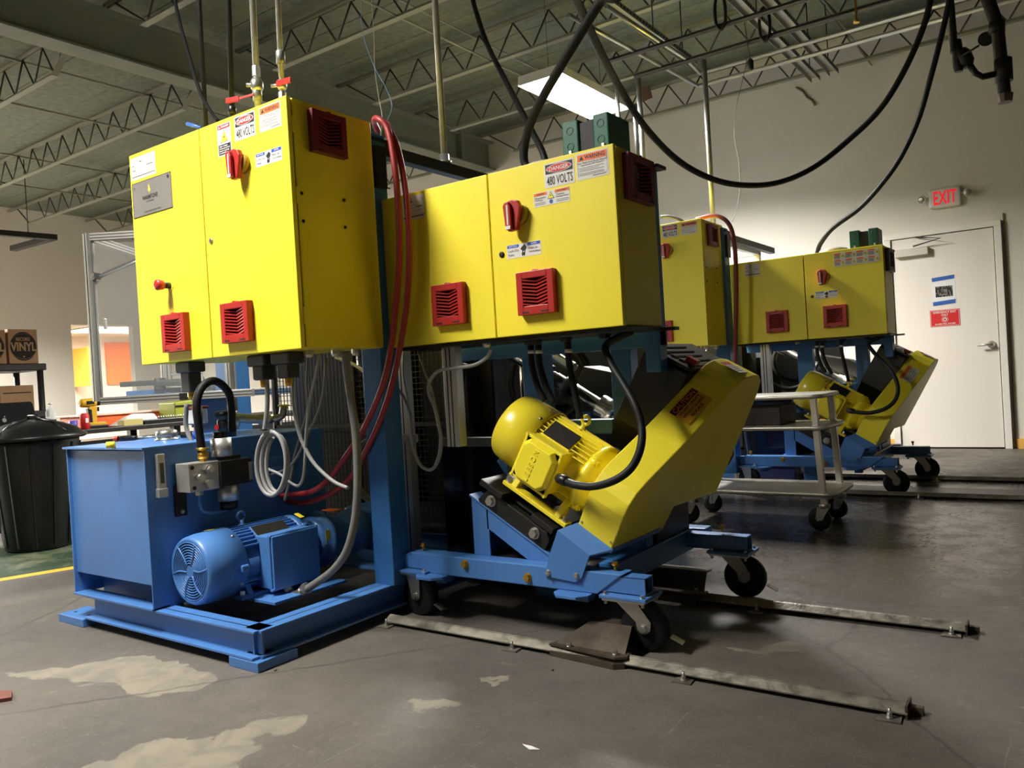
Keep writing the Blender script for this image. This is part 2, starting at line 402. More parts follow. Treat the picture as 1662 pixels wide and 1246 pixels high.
single('wall_left', MB().box(WX-.15, WX, FY, DY0, 0, CZ+.1).box(WX-.15, WX, DY1, BY, 0, CZ+.1).box(WX-.15, WX, DY0, DY1, DZ, CZ+.1), WALL, None, None, (WX, 0, 0), kind='structure')
single('wall_side_room', MB().box(-21.6, -21.5, 5, 13, 0, 2.8).box(-21.5, WX-.15, 5, 5.1, 0, 2.8).box(-21.5, WX-.15, 13, 13.1, 0, 2.8).box(WX-.16, WX-.15, BY, 13, 0, 2.8), WRM, None, None, (-21.5, 7, 0), kind='structure')
single('ceiling_side_room', MB().box(-21.6, WX-.15, 5, 13, 2.72, 2.82), WRM, None, None, (-16, 7, 2.6), kind='structure')
single('baseboard_back', MB().box(-.55, RX, BY-.012, BY, 0, .095).box(-9, -1.58, BY-.012, BY, 0, .095), TAN, None, None, (0, BY, 0), kind='structure')
ceil = Thing('ceiling', None, None, (0, 0, CZ), kind='structure')
# roof deck boards, one plank strip per joist bay pair
k = 0
yb = FY
while yb < BY:
    ceil.part('deck_board', MB().box(WX-.15, RX, yb, min(yb+.628, BY), CZ, CZ+.08), DECK, bevel=.006); yb += .635
g = MB()
g.box(-6.62, -6.40, FY, BY, 3.80, 3.82).box(-6.515, -6.505, FY, BY, 3.82, 4.17).box(-6.62, -6.40, FY, BY, 4.17, 4.19)
for yy in (8.2,): g.box(-6.6, -6.42, yy, yy+.012, 3.82, 4.17)
ceil.part('girder', g, GIR, bevel=.002)
def joist(y, x0, x1, left):
    mb = MB(); zt, zb = 4.235, 3.905
    for yy in (y-.028, y+.006):
        mb.box(min(x0, x1), max(x0, x1), yy, yy+.022, zt-.004, zt+.002).box(min(x0, x1), max(x0, x1), yy, yy+.004, zt-.032, zt)
    if not left:
        mb.box(-5.92, x1, y-.03, y+.03, zb-.003, zb+.003).box(-5.92, x1, y-.008, y-.004, zb, zb+.03).box(-5.92, x1, y+.004, y+.008, zb, zb+.03)
    else:
        mb.box(WX+.75, -7.38, y-.03, y+.03, zb-.003, zb+.003).box(WX+.75, -7.38, y-.006, y+.006, zb, zb+.03)
        mb.beam((-7.38, y, zb), (-7.02, y, zt-.10), .06, .006).beam((-7.02, y, zt-.10), (-6.85, y, zt-.02), .04, .006)
        mb.beam((WX+.75, y, zb), (WX+.35, y, zt-.02), .03, .006)
    jo = ceil.part('roof_joist', mb, JST)
    wm = MB()
    if not left:
        xs = -5.86; pts = [(-6.3, zt-.03)]
        i = 0
        while xs < x1-.3:
            pts.append((xs, zb+.01)); pts.append((xs+.195, zt-.03)); xs += .39
    else:
        xs = -7.38; pts = [(-7.1, zt-.03)]
        while xs > WX+.9:
            pts.append((xs, zb+.01)); pts.append((xs-.195, zt-.03)); xs -= .39
    for a, b in zip(pts, pts[1:]): wm.cyl((a[0], y, a[1]), (b[0], y, b[1]), .0085, n=6)
    ceil.part('joist_web', wm, ROD, parent=jo)
for i in range(12):
    y = 8.65-1.27*i
    joist(y, -6.45, 4.9, False)
    joist(y, -6.56, WX+.05, True)
br = MB()
for x in (-4.37, -1.6, 1.2):
    br.cyl((x, FY, 3.925), (x, BY, 3.925), .009, n=6).cyl((x-.18, FY, 4.2), (x-.18, BY, 4.2), .009, n=6)
for x in (-8.40, -11.5): br.cyl((x, FY, 3.925), (x, BY, 3.925), .012, n=6).cyl((x+.4, FY, 4.2), (x+.4, BY, 4.2), .012, n=6)
ceil.part('bridging_rods', br, JST, kind='stuff')

# door in the back wall
d = Thing('door_1', None, None, (-1.06, BY, 0), kind='structure')
d.part('door_frame', MB().box(-1.57, -1.51, BY-.05, BY, 0, 2.1149).box(-.61, -.55, BY-.05, BY, 0, 2.1149).box(-1.57, -.55, BY-.05, BY, 2.115, 2.17), FRM, bevel=.004)
dl = d.part('door_leaf', MB().box(-1.502, -.618, BY-.03, BY-.002, .015, 2.108), DOORM, bevel=.002)
d.part('door_gap', MB().box(-1.51, -.61, BY-.012, BY-.001, .0, 2.115), DARK)
f = Fr((0, BY-.03, 0))
lv = MB().lathe(f.p(-.68, 1.0, 0), (0, -1, 0), [(0, .034), (.012, .034), (.018, .02), (.05, .014)], 20).tube([f.p(-.68, 1.0, .05), f.p(-.70, 1.0, .058), f.p(-.79, .995, .058)], .0095, 8)
d.part('lever_handle', lv, SIL)
d.part('door_closer', MB().fbox(f, -1.47, -1.17, 1.925, 2.0, 0, .06), mat('closer_aluminium', (206, 200, 190), .4, metal=.3), bevel=.006)
d.part('closer_arm', MB().tube([f.p(-1.30, 2.02, .04), f.p(-1.05, 2.06, .10), f.p(-1.28, 2.11, .02)], .008, 6), BLKM)
d.part('hinge', MB().cyl((-1.508, BY-.036, 1.78), (-1.508, BY-.036, 1.90), .008).cyl((-1.508, BY-.036, .25), (-1.508, BY-.036, .37), .008), SIL)
# conduit strip beside door
single('surface_raceway', MB().box(-.535, -.522, BY-.014, BY, .0, 2.23), mat('raceway_brown', (120, 106, 90), .5), 'thin brown raceway strip running up the wall beside the exit door', 'raceway', (-.53, BY, 0))
# papers on door
single('door_notice_paper', MB().fbox(f, -1.155, -.955, 1.43, 1.69, .0, .0015), PAPER, 'white paper sheet taped to the exit door', 'paper', f.p(-1.05, 1.43, 0))
ph = MB()
for i in range(16):
    for j in range(7):
        if random.random() < .55: ph.fbox(f, -1.13+i*.0094, -1.13+(i+1)*.0094, 1.495+j*.015, 1.51+j*.015, .0016, .0019)
pm = single('notice_photograph', MB().fbox(f, -1.13, -.98, 1.495, 1.60, .0012, .0017), mat('photo_grey', (120, 112, 100), .6), 'small grey photograph printed on the paper taped to the door', 'photograph', f.p(-1.05, 1.5, 0))
mk('photo_print', ph, INK, f.p(-1.05, 1.5, 0), pm)
for z, lb in ((1.668, 'strip of blue painters tape holding the top of the door paper'), (1.43, 'strip of blue painters tape holding the bottom of the door paper')):
    single('painters_tape', MB().poly(f, [(-1.155, z-.018), (-.962, z-.004), (-.958, z+.034), (-1.158, z+.02)], .002, .003), TAPE, lb, 'tape', f.p(-1.06, z, 0))
s = Thing('emergency_exit_sign', 'red emergency exit only alarm notice on the white door', 'sign', f.p(-1.06, 1.2, 0))
s.part('sign_plate', MB().fbox(f, -1.19, -.93, 1.205, 1.37, 0, .003), REDP, bevel=.001)
t = MB(); t.txt(f, 'EMERGENCY EXIT', -1.16, -.96, 1.335, 1.355, .0035, .02); t.txt(f, 'ONLY', -1.09, -1.03, 1.308, 1.328, .0035, .02); t.txt(f, 'ALARM WILL SOUND', -1.15, -.97, 1.222, 1.237, .0035, .02)
t.ring(f.p(-1.06, 1.272, .0035), (0, 1, 0), .014, .005, 16).ring(f.p(-1.06, 1.272, .0035), (0, 1, 0), .028, .0015, 16)
for a in ((-1.185, -.935, 1.362, 1.365), (-1.185, -.935, 1.21, 1.213), (-1.185, -1.182, 1.21, 1.365), (-.938, -.935, 1.21, 1.365)): t.fbox(f, *a, .003, .0036)
s.part('lettering', t, WHT)
# exit sign
f = Fr((0, BY, 0)); s = Thing('exit_sign', 'white exit sign with red letters and two emergency lamp heads above door', 'exit sign', (-1.01, BY, 2.36))
s.part('housing', MB().fbox(f, -1.145, -.865, 2.365, 2.555, 0, .055), WHT2, bevel=.02)
t = MB().txt(f, 'EXIT', -1.10, -.90, 2.395, 2.525, .057, .012)
s.part('lettering', t, EXITR)
for x, dx in ((-1.195, -.02), (-.81, .02)):
    h = s.part('lamp_head', MB().lathe(f.p(x, 2.48, .03), (dx*10, -1, -.35), [(0, .018), (.02, .036), (.055, .038)], 20).cyl(f.p(x, 2.48, .02), f.p(-1.0, 2.47, .02), .009), WHT2)
    ax = Vector((dx*10, -1, -.35)).normalized()
    s.part('lamp_lens', MB().lathe(f.p(x, 2.48, .03)+ax*.055, ax, [(0, .034), (.004, .02), (.006, .004)], 20), SIL, parent=h)

# ------------------------------------------------------------------ hanging lamps
def lamp(x, y, z, label):
    t = Thing('high_bay_lamp', label, 'ceiling light', (x, y, z-.06))
    hb = MB(); hx, hy = .205, .60
    hb.box(x-hx, x+hx, y-hy, y+hy, z+.02, z+.03).box(x-.06, x+.06, y-hy+.1, y+hy-.1, z+.03, z+.07)
    for s_ in (-1, 1):
        hb.poly(Fr((x, y-hy, z), (s_, 0, 0), (0, 0, 1), (0, 1, 0)), [(hx, .03), (hx+.012, -.045), (hx+.006, -.045), (hx-.012, .02)], 0, 2*hy)
        hb.box(x-hx, x+hx, y+s_*hy-.003, y+s_*hy+.003, z-.045, z+.03)
    t.part('housing', hb, WHT2)
    for i in range(6):
        xx = x-.16+i*.064
        t.part('lamp_tube', MB().cyl((xx, y-hy+.02, z-.015), (xx, y+hy-.02, z-.015), .0125, n=10), TUBE)
    t.part('lens', MB().box(x-hx+.005, x+hx-.005, y-hy+.01, y+hy-.01, z-.05, z-.046), TUBE)
    for s_ in (-1, 1): t.part('hanger_wire', MB().cyl((x, y+s_*.45, z+.06), (x, y+s_*.45, 4.22), .002, n=5), BLKM)
lb = ['lit rectangular high bay lamp hanging above the machines', 'high bay lamp over the front of the near machine', 'high bay lamp at the left over the walkway', 'high bay lamp at the far left by the side wall', 'high bay lamp at the rear of the hall', 'high bay lamp behind the camera on the right']
for (x, y, z, p), l in zip(LAMPS, lb): lamp(x, y, z, l)

# ------------------------------------------------------------------ electrical cabinets
def vent(t, fr, u, v, w, h, m, name='vent_cover'):
    b = MB(); d = .028; bo = .25*w/2+.008; u0, u1, v0, v1 = u-w/2, u+w/2, v-h/2, v+h/2
    lu0, lu1, lv0, lv1 = u-w*.335, u+w*.335, v-h*.30, v+h*.34
    b.fbox(fr, u0, lu0, v0, v1, 0, d).fbox(fr, lu1, u1, v0, v1, 0, d).fbox(fr, lu0, lu1, lv1, v1, 0, d).fbox(fr, lu0, lu1, v0, lv0, 0, d)
    b.ell(fr, u, v1, .012, .006, 0, d*.9, 12)
    c = t.part(name, b, m, bevel=.002)
    t.part('vent_recess', MB().fbox(fr, lu0, lu1, lv0, lv1, 0, .003), DARK, parent=c)
    t.part('clip_slot', MB().fbox(fr, u0+.02, u0+.05, v0+.006, v0+.011, d, d+.0006).fbox(fr, u1-.055, u1-.022, v0+.006, v0+.011, d, d+.0006), INK, parent=c)
    n = 8; st = (lv1-lv0)/n; uc = (lu0+lu1)/2
    for i in range(n):
        z = lv0+st*(i+.5); hh = st*.22; sl = MB()
        for a, bb in (((lu0, d-.001, .002), (uc, .014, -.006)), ((uc, .014, -.006), (lu1, d-.001, .004))):
            za, zb_ = z+a[2], z+bb[2]
            vs = [fr.p(a[0], za-hh, a[1]-.006), fr.p(a[0], za+hh, a[1]-.006), fr.p(a[0], za+hh, a[1]), fr.p(a[0], za-hh, a[1]), fr.p(bb[0], zb_-hh, bb[1]-.006), fr.p(bb[0], zb_+hh, bb[1]-.006), fr.p(bb[0], zb_+hh, bb[1]), fr.p(bb[0], zb_-hh, bb[1])]
            sl.add(vs, [(0, 1, 2, 3), (4, 7, 6, 5), (0, 3, 7, 4), (1, 5, 6, 2), (3, 2, 6, 7), (0, 4, 5, 1)])
        t.part('slat', sl, m, parent=c)
def handle(t, fr, u, v):
    b = t.part('switch_base', MB().lathe(fr.p(u+.012, v, 0), fr.N, [(0, .036), (.016, .036), (.022, .030)], 28), mat('switch_base_ochre', (176, 140, 30), .5))
    p = [(-.033, .028), (-.025, .046), (0, .053), (.027, .046), (.037, .024), (.033, .0), (.018, -.058), (-.021, -.060), (-.028, -.005)]
    hd = t.part('switch_handle', MB().poly(fr.sub(u, v, .018), p, 0, .022).poly(fr.sub(u-.008, v, .040), [(-.020, .030), (-.012, .044), (.004, .044), (.012, .024), (.013, -.054), (-.012, -.057)], 0, .015), RED, bevel=.004)
    t.part('pointer_stripe', MB().fbox(fr.sub(u-.008, v, .055), -.003, .003, -.04, .032, 0, .0012).fbox(fr.sub(u-.008, v, .055), -.011, .010, -.055, -.043, 0, .0012), WHT, parent=hd)
def sticker(t, fr, r, kind, bd=.025):
    u0, u1, v0, v1 = r; w, h = u1-u0, v1-v0
    st = t.part('warning_label' if kind != 'info' else 'rating_label', MB().fbox(fr, u0, u1, v0, v1, 0, .0008), WHT, label={'danger': 'white label reading DANGER 480 VOLTS', 'warn': 'white label with orange WARNING header', 'notice': 'white lock-out point label with blue headers', 'haz': 'small hazardous voltage label with orange headers', 'danger_tall': 'tall high voltage label with yellow triangle', 'info': 'white equipment data label', 'grid': 'row of small orange and white hazard tiles'}[kind])
    F = fr.sub(u0, v0, .0009); n = .0006
    def P_(nm, mb, m): t.part(nm, mb, m, parent=st)
    if kind == 'danger':
        P_('header', MB().fbox(F, w*.05, w*.95, h*.56, h*.94, 0, n), INK)
        P_('oval_border', MB().ell(F, w*.5, h*.75, w*.42, h*.175, n, n*1.5, 36), WHT)
        P_('oval', MB().ell(F, w*.5, h*.75, w*.395, h*.155, n*1.5, n*2, 36), REDP)
        P_('header_lettering', MB().txt(F, 'DANGER', w*.18, w*.82, h*.665, h*.835, n*2.4, bd*.6), WHT)
        P_('lettering', MB().txt(F, '480 VOLTS', w*.08, w*.94, h*.09, h*.46, n, bd*.4), INK)
    elif kind == 'warn':
        P_('header', MB().fbox(F, w*.04, w*.96, h*.70, h*.95, 0, n), ORG)
        b = MB().txt(F, 'WARNING', w*.27, w*.90, h*.745, h*.905, n*1.5, .025)
        b.poly(F, [(w*.10, h*.745), (w*.24, h*.745), (w*.17, h*.905)], n, n*1.6)
        P_('header_lettering', b, INK)
        b = MB().txt(F, 'Arc Flash And Shock Hazard', w*.06, w*.94, h*.59, h*.665, n, .01).txt(F, 'Appropriate PPE Required', w*.14, w*.86, h*.50, h*.575, n, .01)
        for z in (.43, .37, .31, .22, .17): b.fbox(F, w*.07, w*(.85 if z != .37 else .7), h*z, h*(z+.018), 0, n*.6)
        b.fbox(F, w*.04, w*.96, h*.135, h*.142, 0, n*.6).fbox(F, w*.04, w*.047, h*.13, h*.7, 0, n*.6).fbox(F, w*.953, w*.96, h*.13, h*.7, 0, n*.6).fbox(F, w*.5, w*.92, h*.07, h*.10, 0, n*.6)
        P_('lettering', b, INKG)
    elif kind == 'notice':
        P_('header', MB().fbox(F, w*.02, w*.36, h*.76, h*.97, 0, n).fbox(F, w*.62, w*.98, h*.76, h*.97, 0, n), BLUP)
        P_('header_lettering', MB().txt(F, 'NOTICE', w*.07, w*.31, h*.81, h*.92, n*1.5, .02).txt(F, 'AVIS', w*.72, w*.88, h*.81, h*.92, n*1.5, .02), WHT)
        b = MB().txt(F, 'Lock-Out', w*.04, w*.36, h*.45, h*.64, n, .01).txt(F, 'Point', w*.04, w*.22, h*.16, h*.34, n, .01).txt(F, 'Point de', w*.64, w*.90, h*.48, h*.64, n, .01).txt(F, 'Verrouillage', w*.64, w*.98, h*.20, h*.38, n, .01)
        P_('lettering', b, INKG)
        b = MB().poly(F, [(w*.40, h*.62), (w*.52, h*.9), (w*.58, h*.72), (w*.56, h*.48), (w*.46, h*.45)], 0, n).ring(F.p(w*.50, h*.38, n), F.N, h*.10, .0014, 12).fbox(F, w*.44, w*.53, h*.10, h*.32, 0, n)
        P_('padlock_symbol', b, INK)
    elif kind == 'haz':
        P_('header', MB().fbox(F, w*.01, w*.37, h*.76, h*.97, 0, n).fbox(F, w*.60, w*.99, h*.76, h*.97, 0, n), ORG)
        P_('header_lettering', MB().txt(F, 'WARNING', w*.08, w*.30, h*.81, h*.92, n*1.5, .02).txt(F, 'AVERTISSEMENT', w*.66, w*.94, h*.82, h*.91, n*1.5, .02), INK)
        P_('triangle_border', MB().poly(F, [(w*.39, h*.42), (w*.58, h*.42), (w*.485, h*.92)], 0, n), INK)
        P_('triangle', MB().poly(F, [(w*.41, h*.455), (w*.56, h*.455), (w*.485, h*.86)], n, n*1.6), YELP)
        P_('bolt_symbol', MB().poly(F, [(w*.49, h*.77), (w*.465, h*.62), (w*.488, h*.62), (w*.478, h*.48), (w*.508, h*.66), (w*.486, h*.66)], n*1.6, n*2), INK)
        P_('blue_disc', MB().ell(F, w*.485, h*.22, h*.15, h*.15, 0, n), BLUP)
        b = MB().txt(F, 'Hazardous', w*.03, w*.34, h*.55, h*.69, n, .01).txt(F, 'Voltage', w*.03, w*.26, h*.36, h*.52, n, .01).txt(F, 'Tension', w*.63, w*.86, h*.56, h*.70, n, .01).txt(F, 'Dangereuse', w*.63, w*.97, h*.38, h*.53, n, .01)
        for z in (.23, .12): b.fbox(F, w*.03, w*.33, h*z, h*(z+.04), 0, n*.6).fbox(F, w*.63, w*.97, h*z, h*(z+.04), 0, n*.6)
        P_('lettering', b, INKG)
    elif kind == 'danger_tall':
        P_('header', MB().fbox(F, w*.05, w*.95, h*.84, h*.97, 0, n), REDP)
        P_('header_lettering', MB().txt(F, 'DANGER', w*.30, w*.90, h*.87, h*.94, n*1.5, .02).poly(F, [(w*.1, h*.87), (w*.25, h*.87), (w*.175, h*.94)], n, n*1.6), WHT)
        P_('triangle_border', MB().poly(F, [(w*.2, h*.42), (w*.8, h*.42), (w*.5, h*.80)], 0, n), INKG)
        P_('triangle', MB().poly(F, [(w*.24, h*.435), (w*.76, h*.435), (w*.5, h*.77)], n, n*1.6), YELP)
        P_('bolt_symbol', MB().poly(F, [(w*.52, h*.68), (w*.45, h*.56), (w*.51, h*.56), (w*.48, h*.45), (w*.57, h*.59), (w*.51, h*.59)], n*1.6, n*2), INK)
        P_('footer', MB().fbox(F, w*.05, w*.95, h*.04, h*.36, 0, n), INK)
        b = MB().txt(F, 'High voltage', w*.12, w*.72, h*.27, h*.33, n*1.5, .02).txt(F, 'Disconnect power', w*.12, w*.9, h*.20, h*.26, n*1.5, .02).txt(F, 'before opening', w*.12, w*.82, h*.13, h*.19, n*1.5, .02).txt(F, 'or servicing', w*.12, w*.66, h*.06, h*.12, n*1.5, .02)
        P_('lettering', b, WHT)
    elif kind == 'info':
        b = MB()
        for i in range(6): b.fbox(F, w*.06, w*(.5+.4*((i*37) % 10)/10), h*(.86-i*.125), h*(.872-i*.125), 0, n)
        for q in ((.06, .12, .62), (.35, .45, .75), (.06, .2, .4), (.62, .9, .5)): b.fbox(F, w*q[0], w*q[1], h*q[2], h*(q[2]+.05), 0, n)
        b.fbox(F, w*.02, w*.98, h*.10, h*.16, 0, n*.5)
        P_('lettering', b, INKG)
    elif kind == 'grid':
        a, c, tr, tb = MB(), MB(), MB(), MB()
        for j in range(2):
            for i in range(4):
                x0, z0 = w*(.01+.25*i), h*(.04+.5*j); ww, hh = w*.23, h*.43
                a.fbox(F, x0, x0+ww*.62, z0+hh*.72, z0+hh, 0, n)
                c.poly(F, [(x0+ww*.66, z0+hh*.2), (x0+ww, z0+hh*.2), (x0+ww*.83, z0+hh*.95)], 0, n)
                for q in (.5, .3, .12): tb.fbox(F, x0, x0+ww*.55, z0+hh*q, z0+hh*(q+.09), 0, n*.6)
                tr.fbox(F, x0+ww*.8, x0+ww*.86, z0+hh*.3, z0+hh*.6, n, n*1.4)
        P_('header', a, ORG); P_('triangle', c, YELP); P_('bolt_symbol', tr, INK); P_('lettering', tb, INKG)
def cabinet(kind, dx, dy, far_, name, label):
    if kind == 'tall': x0, x1, y, dep, z0, z1, xs = -3.325, -2.272, 1.90, .42, 1.10, 2.01, -2.808
    else: x0, x1, y, dep, z0, z1, xs = -2.335, -1.238, 2.40, .31, 1.103, 1.714, -1.768
    if kind == 'wide' and far_: x0 = -2.33
    x0 += dx; x1 += dx; xs += dx; y += dy
    t = Thing(name, label, 'cabinet', ((x0+x1)/2, y+dep/2, z0))
    f = Fr((0, y, 0)); g = Fr((x1, 0, 0), (0, 1, 0), (0, 0, 1), (1, 0, 0))
    t.part('body', MB().box(x0, x1-.001, y+.026, y+dep, z0+.002, z1-.002), YEL, bevel=.004)
    t.part('door_gasket', MB().box(x0+.006, x1-.006, y+.016, y+.028, z0+.008, z1-.008), INK)
    dL = t.part('door', MB().box(x0, xs-.003, y, y+.02, z0, z1), YEL, bevel=.003)
    dR = t.part('door', MB().box(xs+.003, x1, y, y+.02, z0, z1), YEL, bevel=.003)
    hg = MB()
    for z in (z0+.12, (z0+z1)/2+.1, z1-.1): hg.box(x1-.002, x1+.003, y+.018, y+.032, z-.03, z+.03)
    t.part('hinge', hg, YEL)
    fd = f.sub(dx, 0, 0)
    if kind == 'tall':
        sticker(t, fd, (-3.312, -3.124, 1.898, 1.992), 'info')
        t.part('nameplate', MB().fbox(fd, -3.312, -3.014, 1.735, 1.884, 0, .002), PLATE, label='brushed steel maker plate')
        b = MB().txt(fd, 'WARMTONE', -3.235, -3.118, 1.800, 1.818, .0026, .02).txt(fd, 'RECORD PRESS', -3.205, -3.148, 1.788, 1.794, .0026, .01).txt(fd, 'WWW.VINYLRECORD.PRESS', -3.225, -3.10, 1.746, 1.752, .0026, .01)
        b.ring(fd.p(-3.036, 1.868, .0026), (0, 1, 0), .006, .001, 12).fbox(fd, -3.037, -3.035, 1.858, 1.878, .002, .0028).fbox(fd, -3.044, -3.028, 1.864, 1.866, .002, .0028)
        b.fbox(fd, -3.30, -3.285, 1.862, 1.8635, .002, .0026).fbox(fd, -3.30, -3.285, 1.855, 1.8565, .002, .0026)
        b.fbox(fd, -3.312, -3.014, 1.735, 1.737, .002, .0026).fbox(fd, -3.312, -3.014, 1.882, 1.884, .002, .0026).fbox(fd, -3.312, -3.310, 1.735, 1.884, .002, .0026).fbox(fd, -3.016, -3.014, 1.735, 1.884, .002, .0026)
        t.part('plate_lettering', b, NAMEB)
        t.part('emblem', MB().poly(fd, [(-3.180, 1.862), (-3.188, 1.835), (-3.178, 1.832), (-3.180, 1.824), (-3.168, 1.838), (-3.176, 1.842)], .002, .003), YELP)
        sticker(t, fd, (-2.686, -2.602, 1.871, 1.994), 'danger_tall')
        sticker(t, fd, (-2.577, -2.452, 1.908, 2.0), 'danger', .03); sticker(t, fd, (-2.427, -2.304, 1.908, 1.999), 'warn')
        if not far_: sticker(t, fd, (-2.463, -2.312, 1.786, 1.836), 'notice')
        handle(t, fd, -2.545, 1.815)
        t.part('door_lock', MB().lathe(fd.p(-2.768, 1.559, 0), (0, -1, 0), [(0, .011), (.004, .011), (.005, .008)], 16), SIL)
        eb = t.part('emergency_stop', MB().lathe(fd.p(-3.072, 1.418, 0), (0, -1, 0), [(.028, .014), (.034, .019), (.055, .023), (.062, .020), (.066, .010)], 24), RED, label='red mushroom stop button')
        t.part('button_stem', MB().cyl(fd.p(-3.072, 1.418, 0), fd.p(-3.072, 1.418, .03), .013), BLKP, parent=eb)
        t.part('button_ring', MB().lathe(fd.p(-3.072, 1.418, 0), (0, -1, 0), [(0, .024), (.002, .024)], 24), YELP, parent=eb)
        vent(t, fd, -3.031, 1.218, .166, .156, RED); vent(t, fd, -2.617, 1.2245, .169, .153, RED)
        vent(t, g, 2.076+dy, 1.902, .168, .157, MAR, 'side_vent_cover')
        b = MB()
        for u, v in ((1.945, 1.664), (1.945, 1.563), (2.15, 1.669), (2.148, 1.565)): b.lathe(g.p(u+dy, v, 0), (1, 0, 0), [(0, .007), (.003, .006), (.005, .002)], 10)
        t.part('rivet', b, BLKM)
        # cable glands and connectors underneath
        for x, y2 in ((-3.12, 2.0), (-2.65, 2.02), (-2.50, 2.02)):
            t.part('power_connector', MB().box(x-.055+dx, x+.055+dx, y2-.04+dy, y2+.04+dy, z0-.045, z0).box(x-.035+dx, x+.035+dx, y2-.03+dy, y2+.03+dy, z0-.10 if x > -3 else z0-.13, z0-.04), DGR, bevel=.008, label='dark grey cable connector')
            zc = z0-.10 if x > -3 else z0-.13
            t.part('gland', MB().lathe((x+dx, y2+dy, zc-.03), (0, 0, 1), [(0, .014), (.012, .018), (.03, .018)], 10, smooth=False), BRS)
        for x, y2 in ((-2.42, 2.06), (-2.38, 2.16), (-2.33, 2.22), (-2.46, 2.25)):
            t.part('gland', MB().lathe((x+dx, y2+dy, z0-.025), (0, 0, 1), [(0, .013), (.010, .018), (.026, .018)], 10, smooth=False), SIL)
    else:
        sticker(t, fd, (-2.20, -2.085, 1.605, 1.700), 'info')
        if far_:
            sticker(t, fd, (-1.56, -1.262, 1.60, 1.694), 'grid')
        else:
            sticker(t, fd, (-1.516, -1.392, 1.612, 1.698), 'danger'); sticker(t, fd, (-1.383, -1.258, 1.614, 1.704), 'warn')
            sticker(t, fd, (-1.566, -1.416, 1.553, 1.603), 'haz')
        sticker(t, fd, (-1.697, -1.547, 1.386, 1.436), 'notice')
        handle(t, fd, -1.640, 1.538)
        t.part('door_lock', MB().lathe(fd.p(-1.721, 1.407, 0), (0, -1, 0), [(0, .011), (.003, .011), (.004, .006)], 16), BLKM)
        vent(t, fd, -1.976, 1.248, .157, .158, RED); vent(t, fd, -1.568, 1.25, .157, .155, RED)
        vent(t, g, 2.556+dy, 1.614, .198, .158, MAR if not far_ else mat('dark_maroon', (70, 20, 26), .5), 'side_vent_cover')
        lip = MB().box(x0+.02, x1+.012, y+.03, y+dep-.02, z0-.014, z0-.002).box(x1-.002, x1+.055, y+dep-.02, y+dep+.02, z0-.014, z0-.002)
        t.part('mounting_lip', lip, BLKM)
        t.part('gland', MB().lathe((-1.86+dx, 2.46+dy, z0-.03), (0, 0, 1), [(0, .013), (.010, .018), (.03, .018)], 10, smooth=False), SIL)
        for x in (-1.73, -1.70, -1.565, -1.40): t.part('gland', MB().lathe((x+dx, 2.56+dy, z0-.03), (0, 0, 1), [(0, .020), (.012, .024), (.03, .024)], 10, smooth=False), BLKP)
    return t
A1 = cabinet('tall', 0, 0, False, 'tall_electrical_cabinet', 'large tall yellow two-door electrical cabinet nearest the camera with maker plate')
B1 = cabinet('wide', 0, 0, False, 'wide_electrical_cabinet', 'wide yellow electrical cabinet with 480 VOLTS label above the yellow motor')
A2 = cabinet('tall', .115, 3.57, True, 'tall_electrical_cabinet', 'distant tall yellow cabinet partly hidden behind the nearer wide cabinet')
B2 = cabinet('wide', .175, 3.55, True, 'wide_electrical_cabinet', 'distant wide yellow cabinet beside the white exit door')

# transformers, enclosure blower on the wide cabinet
def transformers(dx, dy, l1):
    y = 2.44+dy; z = 1.7145
    t = Thing('green_transformer', l1, 'transformer', (-1.37+dx, y+.08, z))
    for x0, x1 in ((-1.458, -1.392), (-1.333, -1.272)):
        b = t.part('end_cover', MB().box(x0+dx, x1+dx, y, y+.16, z, z+.125), GRN, bevel=.005)
        kn = MB()
        for v in (.035, .09): kn.ring(((x0+x1)/2+dx, y-.0005, z+v), (0, 1, 0), .013, .0012, 16)
        t.part('knockout', kn, GRN, parent=b)
    t.part('winding_core', MB().box(-1.392+dx, -1.333+dx, y+.008, y+.15, z, z+.112), mat('dark_core', (38, 34, 40), .6), bevel=.003)
    t.part('earth_tag', MB().box(-1.43+dx, -1.42+dx, y-.006, y, z, z+.02).box(-1.30+dx, -1.29+dx, y-.006, y, z, z+.02), SIL)
    return t
transformers(0, 0, 'pair of green transformer boxes on top of the near wide yellow cabinet')
transformers(.175, 3.55, 'small green transformer boxes on top of the distant wide cabinet')
def blower(dx, dy, l):
    z = 1.7145; t = Thing('cable_entry_cap', l, 'cable entry', (-1.62+dx, 2.56+dy, z))
    t.part('cap', MB().lathe((-1.60+dx, 2.58+dy, z), (0, 0, 1), [(0, .10), (.012, .105), (.03, .095), (.042, .05), (.045, .02)], 28), mat('beige_cast_metal', (176, 168, 150), .5, bump=.2))
    t.part('bolt', MB().hexbolt((-1.67+dx, 2.53+dy, z+.02), (0, 0, 1), .006, .014).hexbolt((-1.54+dx, 2.53+dy, z+.02), (0, 0, 1), .006, .014), SIL)
blower(0, 0, 'round beige cast cap where the black cable enters the near wide cabinet top')
blower(.175, 3.55, 'round beige cap on top of the distant wide cabinet')
single('top_plate', MB().box(-2.0+.15, -1.62+.17, 2.62+3.55, 2.86+3.55, 1.716, 1.735), mat('olive_sheet', (150, 146, 118), .6), 'thin flat sheet lying on top of the distant wide cabinet', 'sheet', (-1.7, 6.3, 1.716))

